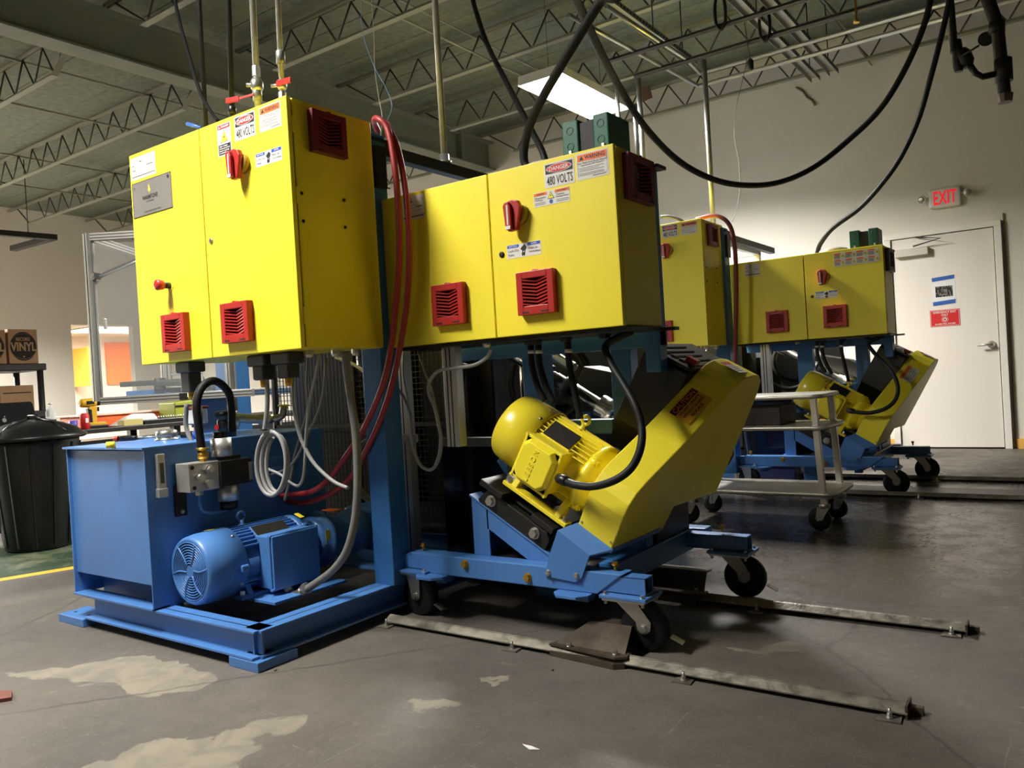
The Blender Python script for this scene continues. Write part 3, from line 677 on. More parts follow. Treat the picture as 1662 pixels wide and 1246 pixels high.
# ------------------------------------------------------------------ machine frame posts
def frame_parts():
    t = Thing('machine_frame', 'blue steel post frame carrying the near pair of yellow cabinets', 'frame', (-1.9, 2.7, 0))
    t.part('post', MB().box(-2.425, -2.315, 2.34, 2.44, .13, 1.985), BLUD, bevel=.004)
    t.part('post', MB().box(-1.322, -1.262, 2.725, 2.79, .94, 1.69), BLUD, bevel=.004)
    t.part('post', MB().box(-1.965, -1.85, 2.84, 2.91, .0, 1.10), BLUD, bevel=.004)
    t.part('post', MB().box(-1.545, -1.455, 2.86, 2.93, .16, 1.10), BLUD, bevel=.004)
    t.part('cross_beam', MB().box(-2.32, -1.262, 2.73, 2.80, 1.035, 1.095), BLUD, bevel=.004)
    t.part('cross_beam', MB().box(-1.96, -1.545, 2.85, 2.90, .70, .76), BLUD, bevel=.004)
    t.part('cross_beam', MB().box(-2.32, -1.34, 2.80, 2.87, 1.04, 1.10), BLUD, bevel=.004)
    t.part('top_rail', MB().box(-2.37, -2.32, 2.44, 3.6, 1.905, 1.955), mat('dark_strut', (44, 46, 48), .5, metal=.3), bevel=.003, label='dark strut channel')
    t.part('rear_shelf', MB().box(-1.30, -1.225, 2.715, 2.79, 1.69, 1.702), BLKM)
    t.part('bracket', MB().box(-2.315, -2.295, 2.36, 2.42, 1.76, 1.93).box(-2.37, -2.30, 2.35, 2.50, 1.955, 1.965), BLKM)
    t.part('diagonal_brace', MB().beam((-2.02, 2.76, .62), (-1.72, 2.76, .22), .07, .07), BLUD, bevel=.004)
    return t
fr1 = frame_parts(); far(fr1, 'blue steel post frame carrying the distant pair of yellow cabinets')

# ------------------------------------------------------------------ hydraulic power unit
def skid():
    t = Thing('hydraulic_skid', 'blue steel channel skid with feet under the blue tank and blue motor', 'machine base', (-2.9, 2.4, 0))
    z0, z1 = .035, .132
    def chan(a, b, along, out, nm='channel_beam'):
        # flanges point outward
        m = MB()
        if along == 'x':
            m.box(a[0], b[0], a[1], a[1]+.006*1, z0, z1) if False else None
            yw = a[1]+.045
            m.box(a[0], b[0], yw, yw+.008, z0, z1).box(a[0], b[0], a[1], yw+.05, z0, z0+.009).box(a[0], b[0], a[1]+.012, yw+.05, z1-.009, z1)
        else:
            xw = a[0]-.045*out
            m.box(min(xw, xw-.008*out), max(xw, xw-.008*out), a[1], b[1], z0, z1)
            m.box(min(a[0], xw-.05*out), max(a[0], xw-.05*out), a[1], b[1], z0, z0+.009).box(min(a[0], xw-.05*out), max(a[0], xw-.05*out), a[1], b[1], z1-.009, z1)
        t.part(nm, m, BLU, bevel=.0015)
    chan((-3.485, 1.668), (-2.345, 1.668), 'x', 1); chan((-2.33, 1.70), (-2.33, 3.35), 'y', 1); chan((-3.485, 1.80), (-3.485, 3.35), 'y', -1)
    chan((-3.485, 3.25), (-2.345, 3.25), 'x', 1)
    for x0, x1, y0, y1, lab in ((-2.475, -2.312, 1.665, 1.835, 0), (-3.70, -3.485, 1.66, 1.79, 1), (-2.475, -2.312, 3.2, 3.36, 0)):
        p = t.part('foot_pad', MB().box(x0, x1, y0, y1, 0, .034), BLU, bevel=.002)
        bb = MB()
        for x in (x0+.05, x1-.05): bb.lathe((x, y0+.05, .034), (0, 0, 1), [(0, .008), (.001, .008)], 12)
        t.part('bolt_hole', bb, INK, parent=p)
    t.part('motor_mount_plate', MB().box(-2.96, -2.55, 1.93, 2.30, z1, z1+.012).box(-2.95, -2.36, 2.5, 2.6, z1, z1+.012), BLU, bevel=.002)
    return t
skid()
def tank():
    x0, x1, y0, y1, zb, zt = -3.565, -2.95, 1.672, 2.56, .225, .757
    t = Thing('hydraulic_tank', 'blue rectangular hydraulic oil tank at the front left of the skid', 'tank', ((x0+x1)/2, 2.1, .132))
    t.part('tank_body', MB().box(x0+.008, x1-.004, y0+.012, y1, zb, zt-.004), BLU, bevel=.003)
    t.part('side_plate', MB().box(x1-.006, x1, y0, y1, .132, zt), BLU, bevel=.0015); t.part('side_plate', MB().box(x0, x0+.008, y0, y1, .132, zt), BLU, bevel=.0015)
    t.part('top_plate', MB().box(x0-.008, x1+.008, y0-.012, y1+.01, zt, zt+.009), BLU, bevel=.0015)
    t.part('base_flange', MB().box(x0, x1, y0-.006, y0+.07, .132, .141), BLU, bevel=.0015)
    t.part('slot_blind', MB().box(x0+.008, x1-.006, y0+.12, y0+.13, .045, zb), BLUD)  # panel added close behind the slot so no light shows through
    # sight glass
    g = Fr((x1, 0, 0), (0, 1, 0), (0, 0, 1), (1, 0, 0))
    s = t.part('sight_gauge', MB().fbox(g, 1.712, 1.744, .565, .735, 0, .022).fbox(g, 1.708, 1.748, .565, .60, .0, .026), ALU, bevel=.003)
    t.part('gauge_window', MB().fbox(g, 1.72, 1.736, .62, .70, .022, .0235), mat('gauge_window', (70, 72, 66), .2), parent=s)
    b = t.part('bracket_plate', MB().fbox(g, 1.783, 1.832, .478, .60, 0, .012), BLKM, bevel=.001)
    t.part('bolt', MB().hexbolt(g.p(1.81, .495, .012), (1, 0, 0), .006, .008), SIL, parent=b)
    # breather cap, level sensor, filter head and fittings on the lid
    zt2 = zt+.009
    t.part('filler_cap', MB().lathe((-3.30, 1.98, zt2), (0, 0, 1), [(0, .052), (.006, .052), (.008, .042), (.020, .046), (.040, .044), (.047, .030)], 28), SIL, label='chrome filler cap')
    sn = t.part('level_sensor', MB().lathe((-3.17, 2.05, zt2), (0, 0, 1), [(0, .024), (.03, .024), (.032, .015), (.05, .015)], 20), BLUP)
    t.part('sensor_head', MB().box(-3.205, -3.135, 2.02, 2.08, zt2+.065, zt2+.13), WHT2, parent=sn, bevel=.004)
    t.part('sensor_collar', MB().lathe((-3.17, 2.05, zt2+.05), (0, 0, 1), [(0, .024), (.016, .028)], 14), DGR, parent=sn)
    t.part('sensor_lid', MB().box(-3.21, -3.13, 2.015, 2.085, zt2+.13, zt2+.142), mat('brick_red_plastic', (150, 60, 44), .5), parent=sn, bevel=.003)
    fl = MB().lathe((-3.06, 2.12, zt2), (0, 0, 1), [(0, .04), (.07, .04), (.08, .034), (.085, .05), (.11, .05), (.115, .03)], 24)
    t.part('return_filter', fl, BLKP); 
    fit = MB().tube([(-3.03, 2.13, zt2+.085), (-2.97, 2.20, zt2+.07), (-2.92, 2.26, zt2+.065)], .021, 12, sm=4).lathe((-3.03, 2.13, zt2+.07), (.6, .7, -.1), [(0, .03), (.03, .03), (.032, .024)], 10, smooth=False).lathe((-2.96, 2.21, zt2+.065), (.55, .8, 0), [(0, .028), (.025, .028)], 6, smooth=False)
    fit.tube([(-2.93, 2.25, zt2+.065), (-2.895, 2.285, zt2+.075), (-2.885, 2.295, zt2+.12)], .017, 10, sm=4)
    fp = t.part('pipe_fitting', fit, SIL); t.part('fitting_cap', MB().lathe((-2.885, 2.295, zt2+.12), (0, 0, 1), [(0, .026), (.006, .026)], 16), YELP, parent=fp)
    t.part('filter_cable', MB().tube([(-3.15, 2.05, zt2+.13), (-3.09, 2.02, zt2+.135), (-3.06, 2.0, zt2+.07), (-3.02, 1.97, zt2+.02), (-2.96, 1.92, zt2+.006)], .005, 6, sm=5), BLK)
    t.part('indicator_disc', MB().lathe((-3.065, 2.075, zt2+.045), (.3, -1, 0), [(0, .012), (.004, .012)], 16), REDP)
    return t
tank()
single('hydraulic_hand_tool', MB().tube([at(173, 722, 'Z', .779), at(187, 721, 'Z', .779)], .013, 10), YELP, 'yellow end of the hand tool lying on the blue tank lid', 'tool', at(250, 720, 'Z', .77))
tt = Thing('screwdriver', 'black and red handled tool lying on top of the blue tank', 'tool', (-3.4, 1.95, .768))
tt.part('handle', MB().lathe((-3.52, 1.885, .782), (.9, .42, 0), [(0, .010), (.01, .013), (.07, .012), (.09, .009)], 12), BLKP)
tt.part('collar', MB().lathe((-3.545, 1.873, .782), (.9, .42, 0), [(0, .009), (.025, .0135)], 12), RED)
tt.part('shaft', MB().cyl((-3.44, 1.922, .782), (-3.35, 1.964, .782), .006), SIL)
tt.part('head', MB().lathe((-3.24, 2.015, .782), (.9, .42, 0), [(0, .012), (.06, .012)], 12), BLKP)

def valve():
    t = Thing('hydraulic_valve', 'silver and black hydraulic valve manifold mounted on the side of the blue tank', 'valve', (-2.88, 1.9, .48))
    x0 = -2.937
    t.part('manifold_block', MB().box(x0, x0+.09, 1.79, 1.925, .575, .688), ALUC, bevel=.003)
    t.part('port_fitting', MB().lathe((x0+.09, 1.87, .66), (1, 0, 0), [(0, .02), (.02, .02), (.022, .014), (.035, .014)], 6, smooth=False).lathe((x0+.09, 1.87, .60), (1, 0, 0), [(0, .02), (.025, .02)], 6, smooth=False).cyl((x0+.09, 1.83, .632), (x0+.115, 1.83, .632), .013).lathe((x0+.045, 1.86, .555), (0, 0, 1), [(0, .016), (.025, .018)], 6, smooth=False), SIL)
    sc = MB()
    for y, z in ((1.805, .672), (1.81, .592)): sc.lathe((x0+.09, y, z), (1, 0, 0), [(0, .008), (.004, .008)], 10)
    t.part('screw', sc, BLKM)
    t.part('valve_body', MB().box(x0, x0+.10, 1.925, 2.075, .58, .685), BLKM, bevel=.004)
    t.part('valve_plate', MB().box(x0+.10, x0+.105, 1.99, 2.05, .595, .65).box(x0+.02, x0+.09, 1.96, 2.03, .685, .70), BLKP, bevel=.002)
    t.part('tag', MB().box(x0+.10, x0+.102, 2.058, 2.073, .59, .665), PLATE)
    t.part('solenoid', MB().cyl((x0+.055, 1.965, .70), (x0+.055, 1.965, .775), .041, n=28), ALU, label='brushed solenoid can on top'); t.part('solenoid', MB().cyl((x0+.055, 1.985, .515), (x0+.055, 1.985, .58), .043, n=28), ALU, label='brushed solenoid can underneath')
    t.part('solenoid_cap', MB().cyl((x0+.05, 1.955, .775), (x0+.05, 1.955, .80), .018).cyl((x0+.05, 1.98, .775), (x0+.05, 1.98, .80), .014), BLKP)
    t.part('lower_cap', MB().cyl((x0+.055, 1.985, .48), (x0+.055, 1.985, .515), .036), BLKP)
    t.part('hose_fitting', MB().lathe((x0+.055, 1.88, .688), (0, 0, 1), [(0, .017), (.012, .017)], 6, smooth=False).lathe((x0+.055, 1.88, .70), (0, 0, 1), [(0, .022), (.02, .022), (.026, .016), (.034, .016), (.036, .026), (.044, .026)], 12), BRS)
    t.part('drain_tube', MB().tube([(x0+.045, 1.86, .56), (x0+.045, 1.865, .50), (x0+.05, 1.90, .478), (x0+.05, 2.0, .475)], .007, 8, sm=5), BLU)
    t.part('pressure_pipe', MB().tube([(x0+.05, 2.075, .65), (x0+.06, 2.30, .665)], .008, 8).tube([(x0+.05, 2.10, .595), (x0+.06, 2.14, .612), (x0+.06, 2.34, .625)], .008, 8, sm=4), BLU)
    return t
valve()

# ------------------------------------------------------------------ electric motors
def motor(fr, R_, Lc, Lb, D, m, name, label, lettered, plate_dark, tail, jbx=(.012, .174, -.088, .082)):
    """fr: U along the shaft from the fan end, V up from the feet, N towards the terminal box"""
    t = Thing(name, label, 'motor', fr.p(Lc+Lb/2, -D, 0))
    W = fr.U; O = fr.p(0, 0, 0)
    def ring_p(w, r, a): return fr.p(w, r*math.cos(a), r*math.sin(a))
    cov = MB().lathe(O, W, [(.004, R_*.80), (0, R_*.86), (.004, R_*.91), (.014, R_*.95), (.05, R_*.985), (Lc, R_), (Lc, R_*.97), (.02, R_*.9), (.012, R_*.8)], 48, cap=False)
    c = t.part('fan_cover', cov, m)
    gr = MB()
    for i in range(9):
        rr = R_*(.80-.072*i); gr.ring(fr.p(.003, 0, 0), W, rr, .0029, 40, 6)
    for i in range(6):
        a = 2*PI*i/6+.3
        gr.tube([ring_p(.002, R_*.16, a), ring_p(.0, R_*.5, a+.16), ring_p(.003, R_*.84, a+.05)], .0035, 6, sm=3)
    gr.lathe(fr.p(.001, 0, 0), W, [(0, R_*.17), (.004, R_*.17)], 24)
    t.part('fan_grille', gr, m, parent=c)
    t.part('fan_void', MB().lathe(fr.p(.045, 0, 0), W, [(0, R_*.9), (.002, R_*.9)], 32), DARK, parent=c)
    sc = MB()
    for a in (R(35), R(-35), R(120), R(-120)): 
        dr = (fr.V*math.cos(a)+fr.N*math.sin(a)); sc.lathe(ring_p(Lc-.022, R_*.995, a), dr, [(0, .008), (.003, .007), (.005, .004)], 10)
    t.part('cover_screw', sc, SIL, parent=c)
    rb = R_*.80
    body = MB().lathe(fr.p(Lc-.03, 0, 0), W, [(0, rb), (Lb+.03, rb)], 40)
    t.part('stator_body', body, m)
    fins = MB(); nf = 44
    for i in range(nf):
        a = 2*PI*i/nf
        ca, sa = math.cos(a), math.sin(a)
        if abs(math.degrees(math.atan2(sa, ca))-90) < 28: continue
        if ca < -.86: continue
        dr = fr.V*ca+fr.N*sa; tg = fr.N*ca-fr.V*sa
        fins.fbox(Fr(fr.p(Lc-.02, 0, 0), W, dr, tg), 0, Lb*.86+.02, rb-.004, R_*(.955 if i % 11 else .97), -.0022, .0022)
    t.part('cooling_fins', fins, m, bevel=.001)
    eb = MB().lathe(fr.p(Lc+Lb*.86, 0, 0), W, [(0, R_*.93), (.012, R_*.96), (.03, R_*.96), (.034, R_*.88), (.05, R_*.86), (.054, R_*.74), (tail-.012, R_*.68), (tail, R_*.66)], 44)
    for a in (R(45), R(135), R(225), R(315)):
        eb.lathe(ring_p(Lc+Lb*.86+.01, R_*.92, a), W, [(0, .014), (.03, .014)], 12).hexbolt(ring_p(Lc+Lb*.86+.04, R_*.92, a), W, .006, .008)
    t.part('end_bell', eb, m)
    ft = MB(); hw = D*.95
    for s_ in (-1, 1):
        y0, y1 = (hw-.045, hw) if s_ > 0 else (-hw, -hw+.045)
        ft.fbox(fr, Lc-.03, Lc+Lb+.01, -D, -D+.016, min(y0, y1), max(y0, y1))
        for w0 in (Lc+.005, Lc+Lb*.80):
            ft.poly(Fr(fr.p(w0, 0, 0), fr.N, fr.V, W), [(s_*hw*.96, -D+.014), (s_*hw*.80, -D*.62), (s_*rb*.75, -rb*.52), (s_*hw*.45, -rb*.7), (s_*hw*.62, -D+.014)], 0, .026)
    t.part('mounting_feet', ft, m, bevel=.003)
    bo = MB()
    for w0 in (Lc-.012, Lc+Lb-.01):
        for s_ in (-1, 1): bo.hexbolt(fr.p(w0, -D+.016, s_*(hw-.02)), fr.V, .010, .018)
    t.part('foot_bolt', bo, SIL)
    # terminal box
    w0, w1, u0, u1 = Lc+jbx[0], Lc+jbx[1], jbx[2], jbx[3]; n0, n1 = rb-.01, rb+.075
    jb = t.part('terminal_box', MB().fbox(fr, w0, w1, u0, u1, n0-.03, n1), m, bevel=.004)
    cx, cy = (w0+w1)/2, (u0+u1)/2; hx, hy = (w1-w0)/2, (u1-u0)/2
    t.part('box_flange', MB().fbox(fr, w0-.007, w1+.007, u0-.007, u1+.007, n1-.014, n1), m, parent=jb, bevel=.003)
    q = .32
    oc = [(cx-hx, cy-hy*(1-q)), (cx-hx*(1-q), cy-hy), (cx+hx*(1-q), cy-hy), (cx+hx, cy-hy*(1-q)), (cx+hx, cy+hy*(1-q)), (cx+hx*(1-q), cy+hy), (cx-hx*(1-q), cy+hy), (cx-hx, cy+hy*(1-q))]
    lid = MB()
    k8 = 8; top = [(cx+(a-cx)*.86, cy+(b-cy)*.86) for a, b in oc]
    if lettered:
        vs = [fr.p(a, b, n1) for a, b in oc]+[fr.p(a, b, n1+.022) for a, b in top]
        lid.add(vs, [tuple(range(8)), tuple(range(8, 16))]+[(i, (i+1) % 8, (i+1) % 8+8, i+8) for i in range(8)])
    else: lid.fbox(fr, w0-.002, w1+.002, u0-.002, u1+.002, n1, n1+.012)
    t.part('box_lid', lid, m, parent=jb, bevel=.004)
    if lettered:
        fl = Fr(fr.p(cx, cy, n1+.022), fr.V, -fr.U, fr.N)
        t.part('raised_lettering', MB().txt_solid(fl, 'L E E S O N', -.066, .060, -.004, .019, -.001, .0022, .02), m, parent=jb)
    else:
        fl = fr.sub(0, 0, n1+.012)
        t.part('lid_rib', MB().fbox(fl, cx-.03, cx-.027, cy-.01, cy+.035, 0, .002).fbox(fl, cx-.03, cx+.055, cy+.032, cy+.035, 0, .002), m, parent=jb)
    bs = MB()
    for a in (w0-.001, w1+.001):
        for b in (u0-.001, u1+.001): bs.lathe(fr.p(a, b, n1), fr.N, [(0, .007), (.005, .006)], 8)
    t.part('box_screw', bs, m, parent=jb)
    # name plate on the shoulder, lifting eye on top
    a = R(38); dr = fr.V*math.cos(a)+fr.N*math.sin(a); tg = fr.N*math.cos(a)-fr.V*math.sin(a)
    npf = Fr(fr.p(Lc+Lb*.10 if lettered else Lc+Lb*.24, 0, 0)+dr*R_*.965, W, -tg, dr)
    pl = t.part('plate_base', MB().fbox(npf, -.004, Lb*.46+.004, -.042, .042, -.012, -.001), m, bevel=.002)
    t.part('nameplate', MB().fbox(npf, 0, Lb*.46, -.038, .038, 0, .0016), plate_dark, parent=pl, label='dark nameplate')
    a = R(-4); dr = fr.V*math.cos(a)+fr.N*math.sin(a); c = fr.p(Lc+Lb*(.40 if lettered else .25), 0, 0)+dr*R_*.93
    t.part('lifting_eye', MB().lathe(c, dr, [(0, .016), (.006, .016), (.012, .009), (.024, .009)], 14).ring(c+dr*.041, fr.N, .0165, .0062, 24, 10), m)
    return t
# blue pump motor on the skid
fb = Fr((-2.822, 1.752, .279), (0, 1, 0), (0, 0, 1), (1, 0, 0))
bm_ = motor(fb, .140, .165, .345, .135, BLU, 'blue_pump_motor', 'glossy blue electric motor with a round fan grille at the front of the skid', False, NAMEB, .10, (.075, .305, -.112, .098))
sl = MB()
for (w, a) in ((.11, -8), (.50, 20)):
    aa = R(a); dr = fb.V*math.cos(aa)+fb.N*math.sin(aa); tg = fb.N*math.cos(aa)-fb.V*math.sin(aa)
    bm_.part('arrow_label', MB().fbox(Fr(fb.p(w, 0, 0)+dr*.1405, fb.U, tg, dr), -.012, .012, -.022, .022, 0, .001), YELP, label='yellow arrow label')
# bracket lug on the cover side
bm_.part('cover_lug', MB().fbox(fb, .13, .165, -.022, .006, .125, .150), BLU, bevel=.006)
pm_ = Thing('hydraulic_pump', 'blue pump adaptor and pump body behind the blue motor', 'pump', (-2.822, 2.5, .14))
pm_.part('adaptor', MB().lathe((-2.822, 2.27, .279), (0, 1, 0), [(.06, .095), (.08, .105), (.10, .105), (.105, .125), (.13, .125), (.135, .09), (.28, .085), (.30, .10), (.36, .10)], 36), BLU)
pm_.part('pump_body', MB().box(-2.92, -2.72, 2.63, 2.80, .18, .38), BLUD, bevel=.02)
pm_.part('label_flag', MB().box(-2.80, -2.72, 2.40, 2.45, .405, .408), ORG, label='orange flag label')
pm_.part('arrow_label', MB().fbox(Fr((-2.722, 2.36, .30), (0, 1, 0), (0, 0, 1), (1, 0, .2)), -.015, .015, -.03, .03, .003, .0042), YELP, label='yellow arrow label')

# tilted drive: axis d runs down to the right, u is square to it
TH = R(30); dv = Vector((math.cos(TH), 0, -math.sin(TH))); uv = Vector((math.sin(TH), 0, math.cos(TH))); A0 = Vector((-1.483, 0, .415))
def G(t_, y, s_): return A0+dv*t_+uv*s_+Vector((0, y, 0))
fy = Fr(G(-.515, 2.63, .10), dv, uv, (0, -1, 0))
ym = motor(fy, .147, .172, .275, .165, YGL, 'yellow_drive_motor', 'tilted yellow electric motor with raised lettering on its terminal box, on the near trolley', True, NAMEB, .10)
far(ym, 'tilted yellow electric motor on the distant trolley, seen through the utility cart')

# black slide base under the yellow motor
sb = Thing('motor_slide_base', 'black steel slide base with hex bolts under the near yellow motor', 'motor base', G(-.25, 2.6, -.17))
def gf(y): return Fr(G(0, y, 0), dv, uv, (0, -1, 0))
for y0 in (2.455, 2.77):
    sb.part('side_bar', MB().poly(gf(y0), [(-.435, -.170), (-.41, -.112), (-.105, -.112), (-.085, -.135), (-.085, -.185), (-.42, -.185)], -.035, 0), BLKM, bevel=.003)
sb.part('top_plate', MB().fbox(gf(2.455), -.445, -.33, -.106, -.082, -.38, .02).fbox(gf(2.455), -.19, -.085, -.106, -.082, -.38, .005).fbox(gf(2.455), -.34, -.18, -.115, -.106, -.36, -.05), BLKM, bevel=.002)
bb = MB()
for t_ in (-.375, -.150): bb.hexbolt(G(t_, 2.455, -.143), (0, -1, 0), .017, .020)
sb.part('hex_bolt', bb, SIL)
far(sb, 'black steel slide base under the distant yellow motor')

# yellow belt guard
prof = [(2.44, -.02), (2.425, .06), (2.41, .13), (2.412, .18), (2.43, .225), (2.47, .262), (2.545, .318), (2.62, .372), (2.75, .478), (2.88, .600), (2.92, .628), (2.98, .645), (3.06, .652), (3.12, .648), (3.17, .625), (3.20, .585), (3.215, .54), (3.255, .40), (3.335, .07), (2.872, .085), (2.870, 0), (2.87, -.02)]
gd = Thing('belt_guard', 'tall yellow sheet metal belt guard with amber CAUTION label, on the near trolley', 'belt guard', G(.07, 2.8, 0))
gfr = Fr(G(0, 0, 0), (0, 1, 0), uv, dv)
gd.part('guard_shell', MB().poly(gfr, prof, 0, .152), YEL, bevel=.004)
sc = MB()
for t_ in (.010, .140): sc.lathe(G(t_, 2.437, .018), (0, -1, 0), [(0, .007), (.006, .004)], 8)
gd.part('guard_screw', sc, SIL)
e = Vector((0, 2.88-2.62, 0))+uv*(.600-.372); e.normalize(); nn = e.cross(dv).normalized()
if nn.y > 0: nn = -nn
cf = Fr(G(.0, 2.62, .372), e, dv, nn)       # strip face of the guard: U up the slope, V across
lb_ = gd.part('caution_label', MB().fbox(cf, .115, .265, .028, .118, .0, .001), mat('amber_print', (226, 160, 44), .5), label='amber CAUTION label')
tf = Fr(cf.p(0, 0, .0012), e, -dv, nn)      # text reads up the slope
gd.part('label_header', MB().fbox(tf, .118, .262, -.058, -.031, 0, .0004), INK, parent=lb_)
gd.part('header_lettering', MB().txt(tf, 'CAUTION', .126, .254, -.055, -.034, .0006, .03), ORG, parent=lb_)
gd.part('lettering', MB().txt(tf, 'DO NOT OPERATE', .128, .252, -.075, -.063, .0005, .03).txt(tf, 'WITHOUT GUARDS', .128, .252, -.092, -.080, .0005, .03).txt(tf, 'IN PLACE', .155, .225, -.109, -.097, .0005, .03), INK, parent=lb_)
tp = Fr(G(0, 2.99, .6462), (0, 1, 0), dv, uv)
wl = gd.part('warning_label', MB().fbox(tp, -.02, .07, .03, .12, .0045, .0055), WHT, label='small white and red label on the rounded top')
gd.part('label_header', MB().fbox(tp, -.018, .068, .032, .055, .0056, .006), REDP, parent=wl)
gd.part('lettering', MB().fbox(tp, -.01, .055, .063, .068, .0056, .006).fbox(tp, -.01, .06, .076, .081, .0056, .006).fbox(tp, -.01, .045, .09, .095, .0056, .006).fbox(tp, -.01, .05, .103, .108, .0056, .006), INKG, parent=wl)
far(gd, 'yellow belt guard on the distant trolley in front of the exit door')
single('drive_gearbox', MB().poly(Fr(G(-.20, 0, 0), (0, 1, 0), uv, dv), [(2.86, .17), (2.80, .30), (2.80, .585), (2.83, .60), (3.24, .60), (3.28, .57), (3.28, .17)], 0, .199), BLKP, 'large black gearbox housing behind the near yellow belt guard', 'gearbox', G(-.1, 3.0, .17), bevel=.006)
gb = bpy.data.objects['drive_gearbox']
gl = MB().fbox(Fr(G(0, 2.80, .60), dv, uv, (0, -1, 0)), -.215, .0, 0, .012, -.47, .01)
for i in range(5): gl.fbox(Fr(G(0, 2.82, .612), dv, uv, (0, -1, 0)), -.19+i*.038, -.17+i*.038, 0, .006, -.30, -.02)
mk('gearbox_lid', gl, BLKM, G(-.1, 3.0, .17), gb, .003); mk('red_latch', MB().fbox(Fr(G(-.05, 2.83, .618), dv, uv, (0, -1, 0)), 0, .045, 0, .022, -.05, -.01), RED, G(-.1, 3.0, .17), gb, .003)
far(gb, 'black gearbox housing behind the distant yellow belt guard')

# extruder barrel behind the motor
ex = Thing('extruder_barrel', 'polished extruder barrel with coiled hose sloping down behind the near yellow motor', 'extruder', G(-.5, 3.05, .1))
ex.part('barrel', MB().lathe(G(-.95, 3.08, .215), dv, [(0, .034), (.55, .034), (.552, .060), (.60, .060), (.602, .075), (.75, .075)], 28), CHR)
ex.part('barrel_collar', MB().lathe(G(-.72, 3.08, .215), dv, [(0, .05), (.04, .05)], 24).lathe(G(-.60, 3.08, .215), dv, [(0, .05), (.03, .05)], 24), DGR)
co = [G(-.80+.22*i/260, 3.05+.022*math.cos(i*.9), .315+.022*math.sin(i*.9)) for i in range(260)]
ex.part('coiled_conduit', MB().tube(co, .0035, 6), SIL)
ex.part('hopper_block', MB().poly(gf(3.20), [(-.62, .10), (-.62, .30), (-.42, .36), (-.25, .36), (-.25, .10)], -.16, 0), mat('dusty_grey_metal', (48, 46, 42), .5, metal=.4, var=.2, vscale=10), bevel=.006)
ex.part('support_leg', MB().beam(G(-.45, 3.08, .16), (G(-.45, 3.08, .16).x, 3.08, .30), .08, .08), BLUD, bevel=.004)
far(ex, 'dark extruder barrel behind the distant yellow motor')

# trolley
tr = Thing('drive_trolley', 'blue steel trolley on black casters carrying the near yellow motor and guard', 'trolley', (-1.8, 2.85, 0))
zt, zb = .260, .182
fx = Fr((0, 2.40, 0), (1, 0, 0), (0, 0, 1), (0, -1, 0))
tr.part('front_beam', MB().poly(fx, [(-2.275, zt), (-1.295, zt), (-1.40, zb), (-2.205, zb)], -.075, 0), BLU, bevel=.004)
tr.part('rear_beam', MB().poly(Fr((0, 3.22, 0), (1, 0, 0), (0, 0, 1), (0, -1, 0)), [(-2.30, zt), (-1.33, zt), (-1.33, zb), (-2.25, zb)], -.075, 0), BLUD, bevel=.004)
tr.part('cross_beam', MB().box(-1.46, -1.385, 2.525, 3.22, zb-.01, zt), BLUD, bevel=.004)
tr.part('cross_beam', MB().box(-2.02, -1.945, 2.525, 3.22, zb, zt), BLU, bevel=.004)
tr.part('diagonal_tube', MB().beam((-2.0, 2.56, .225), (-1.72, 2.90, .225), .05, .05), BLU, bevel=.003)
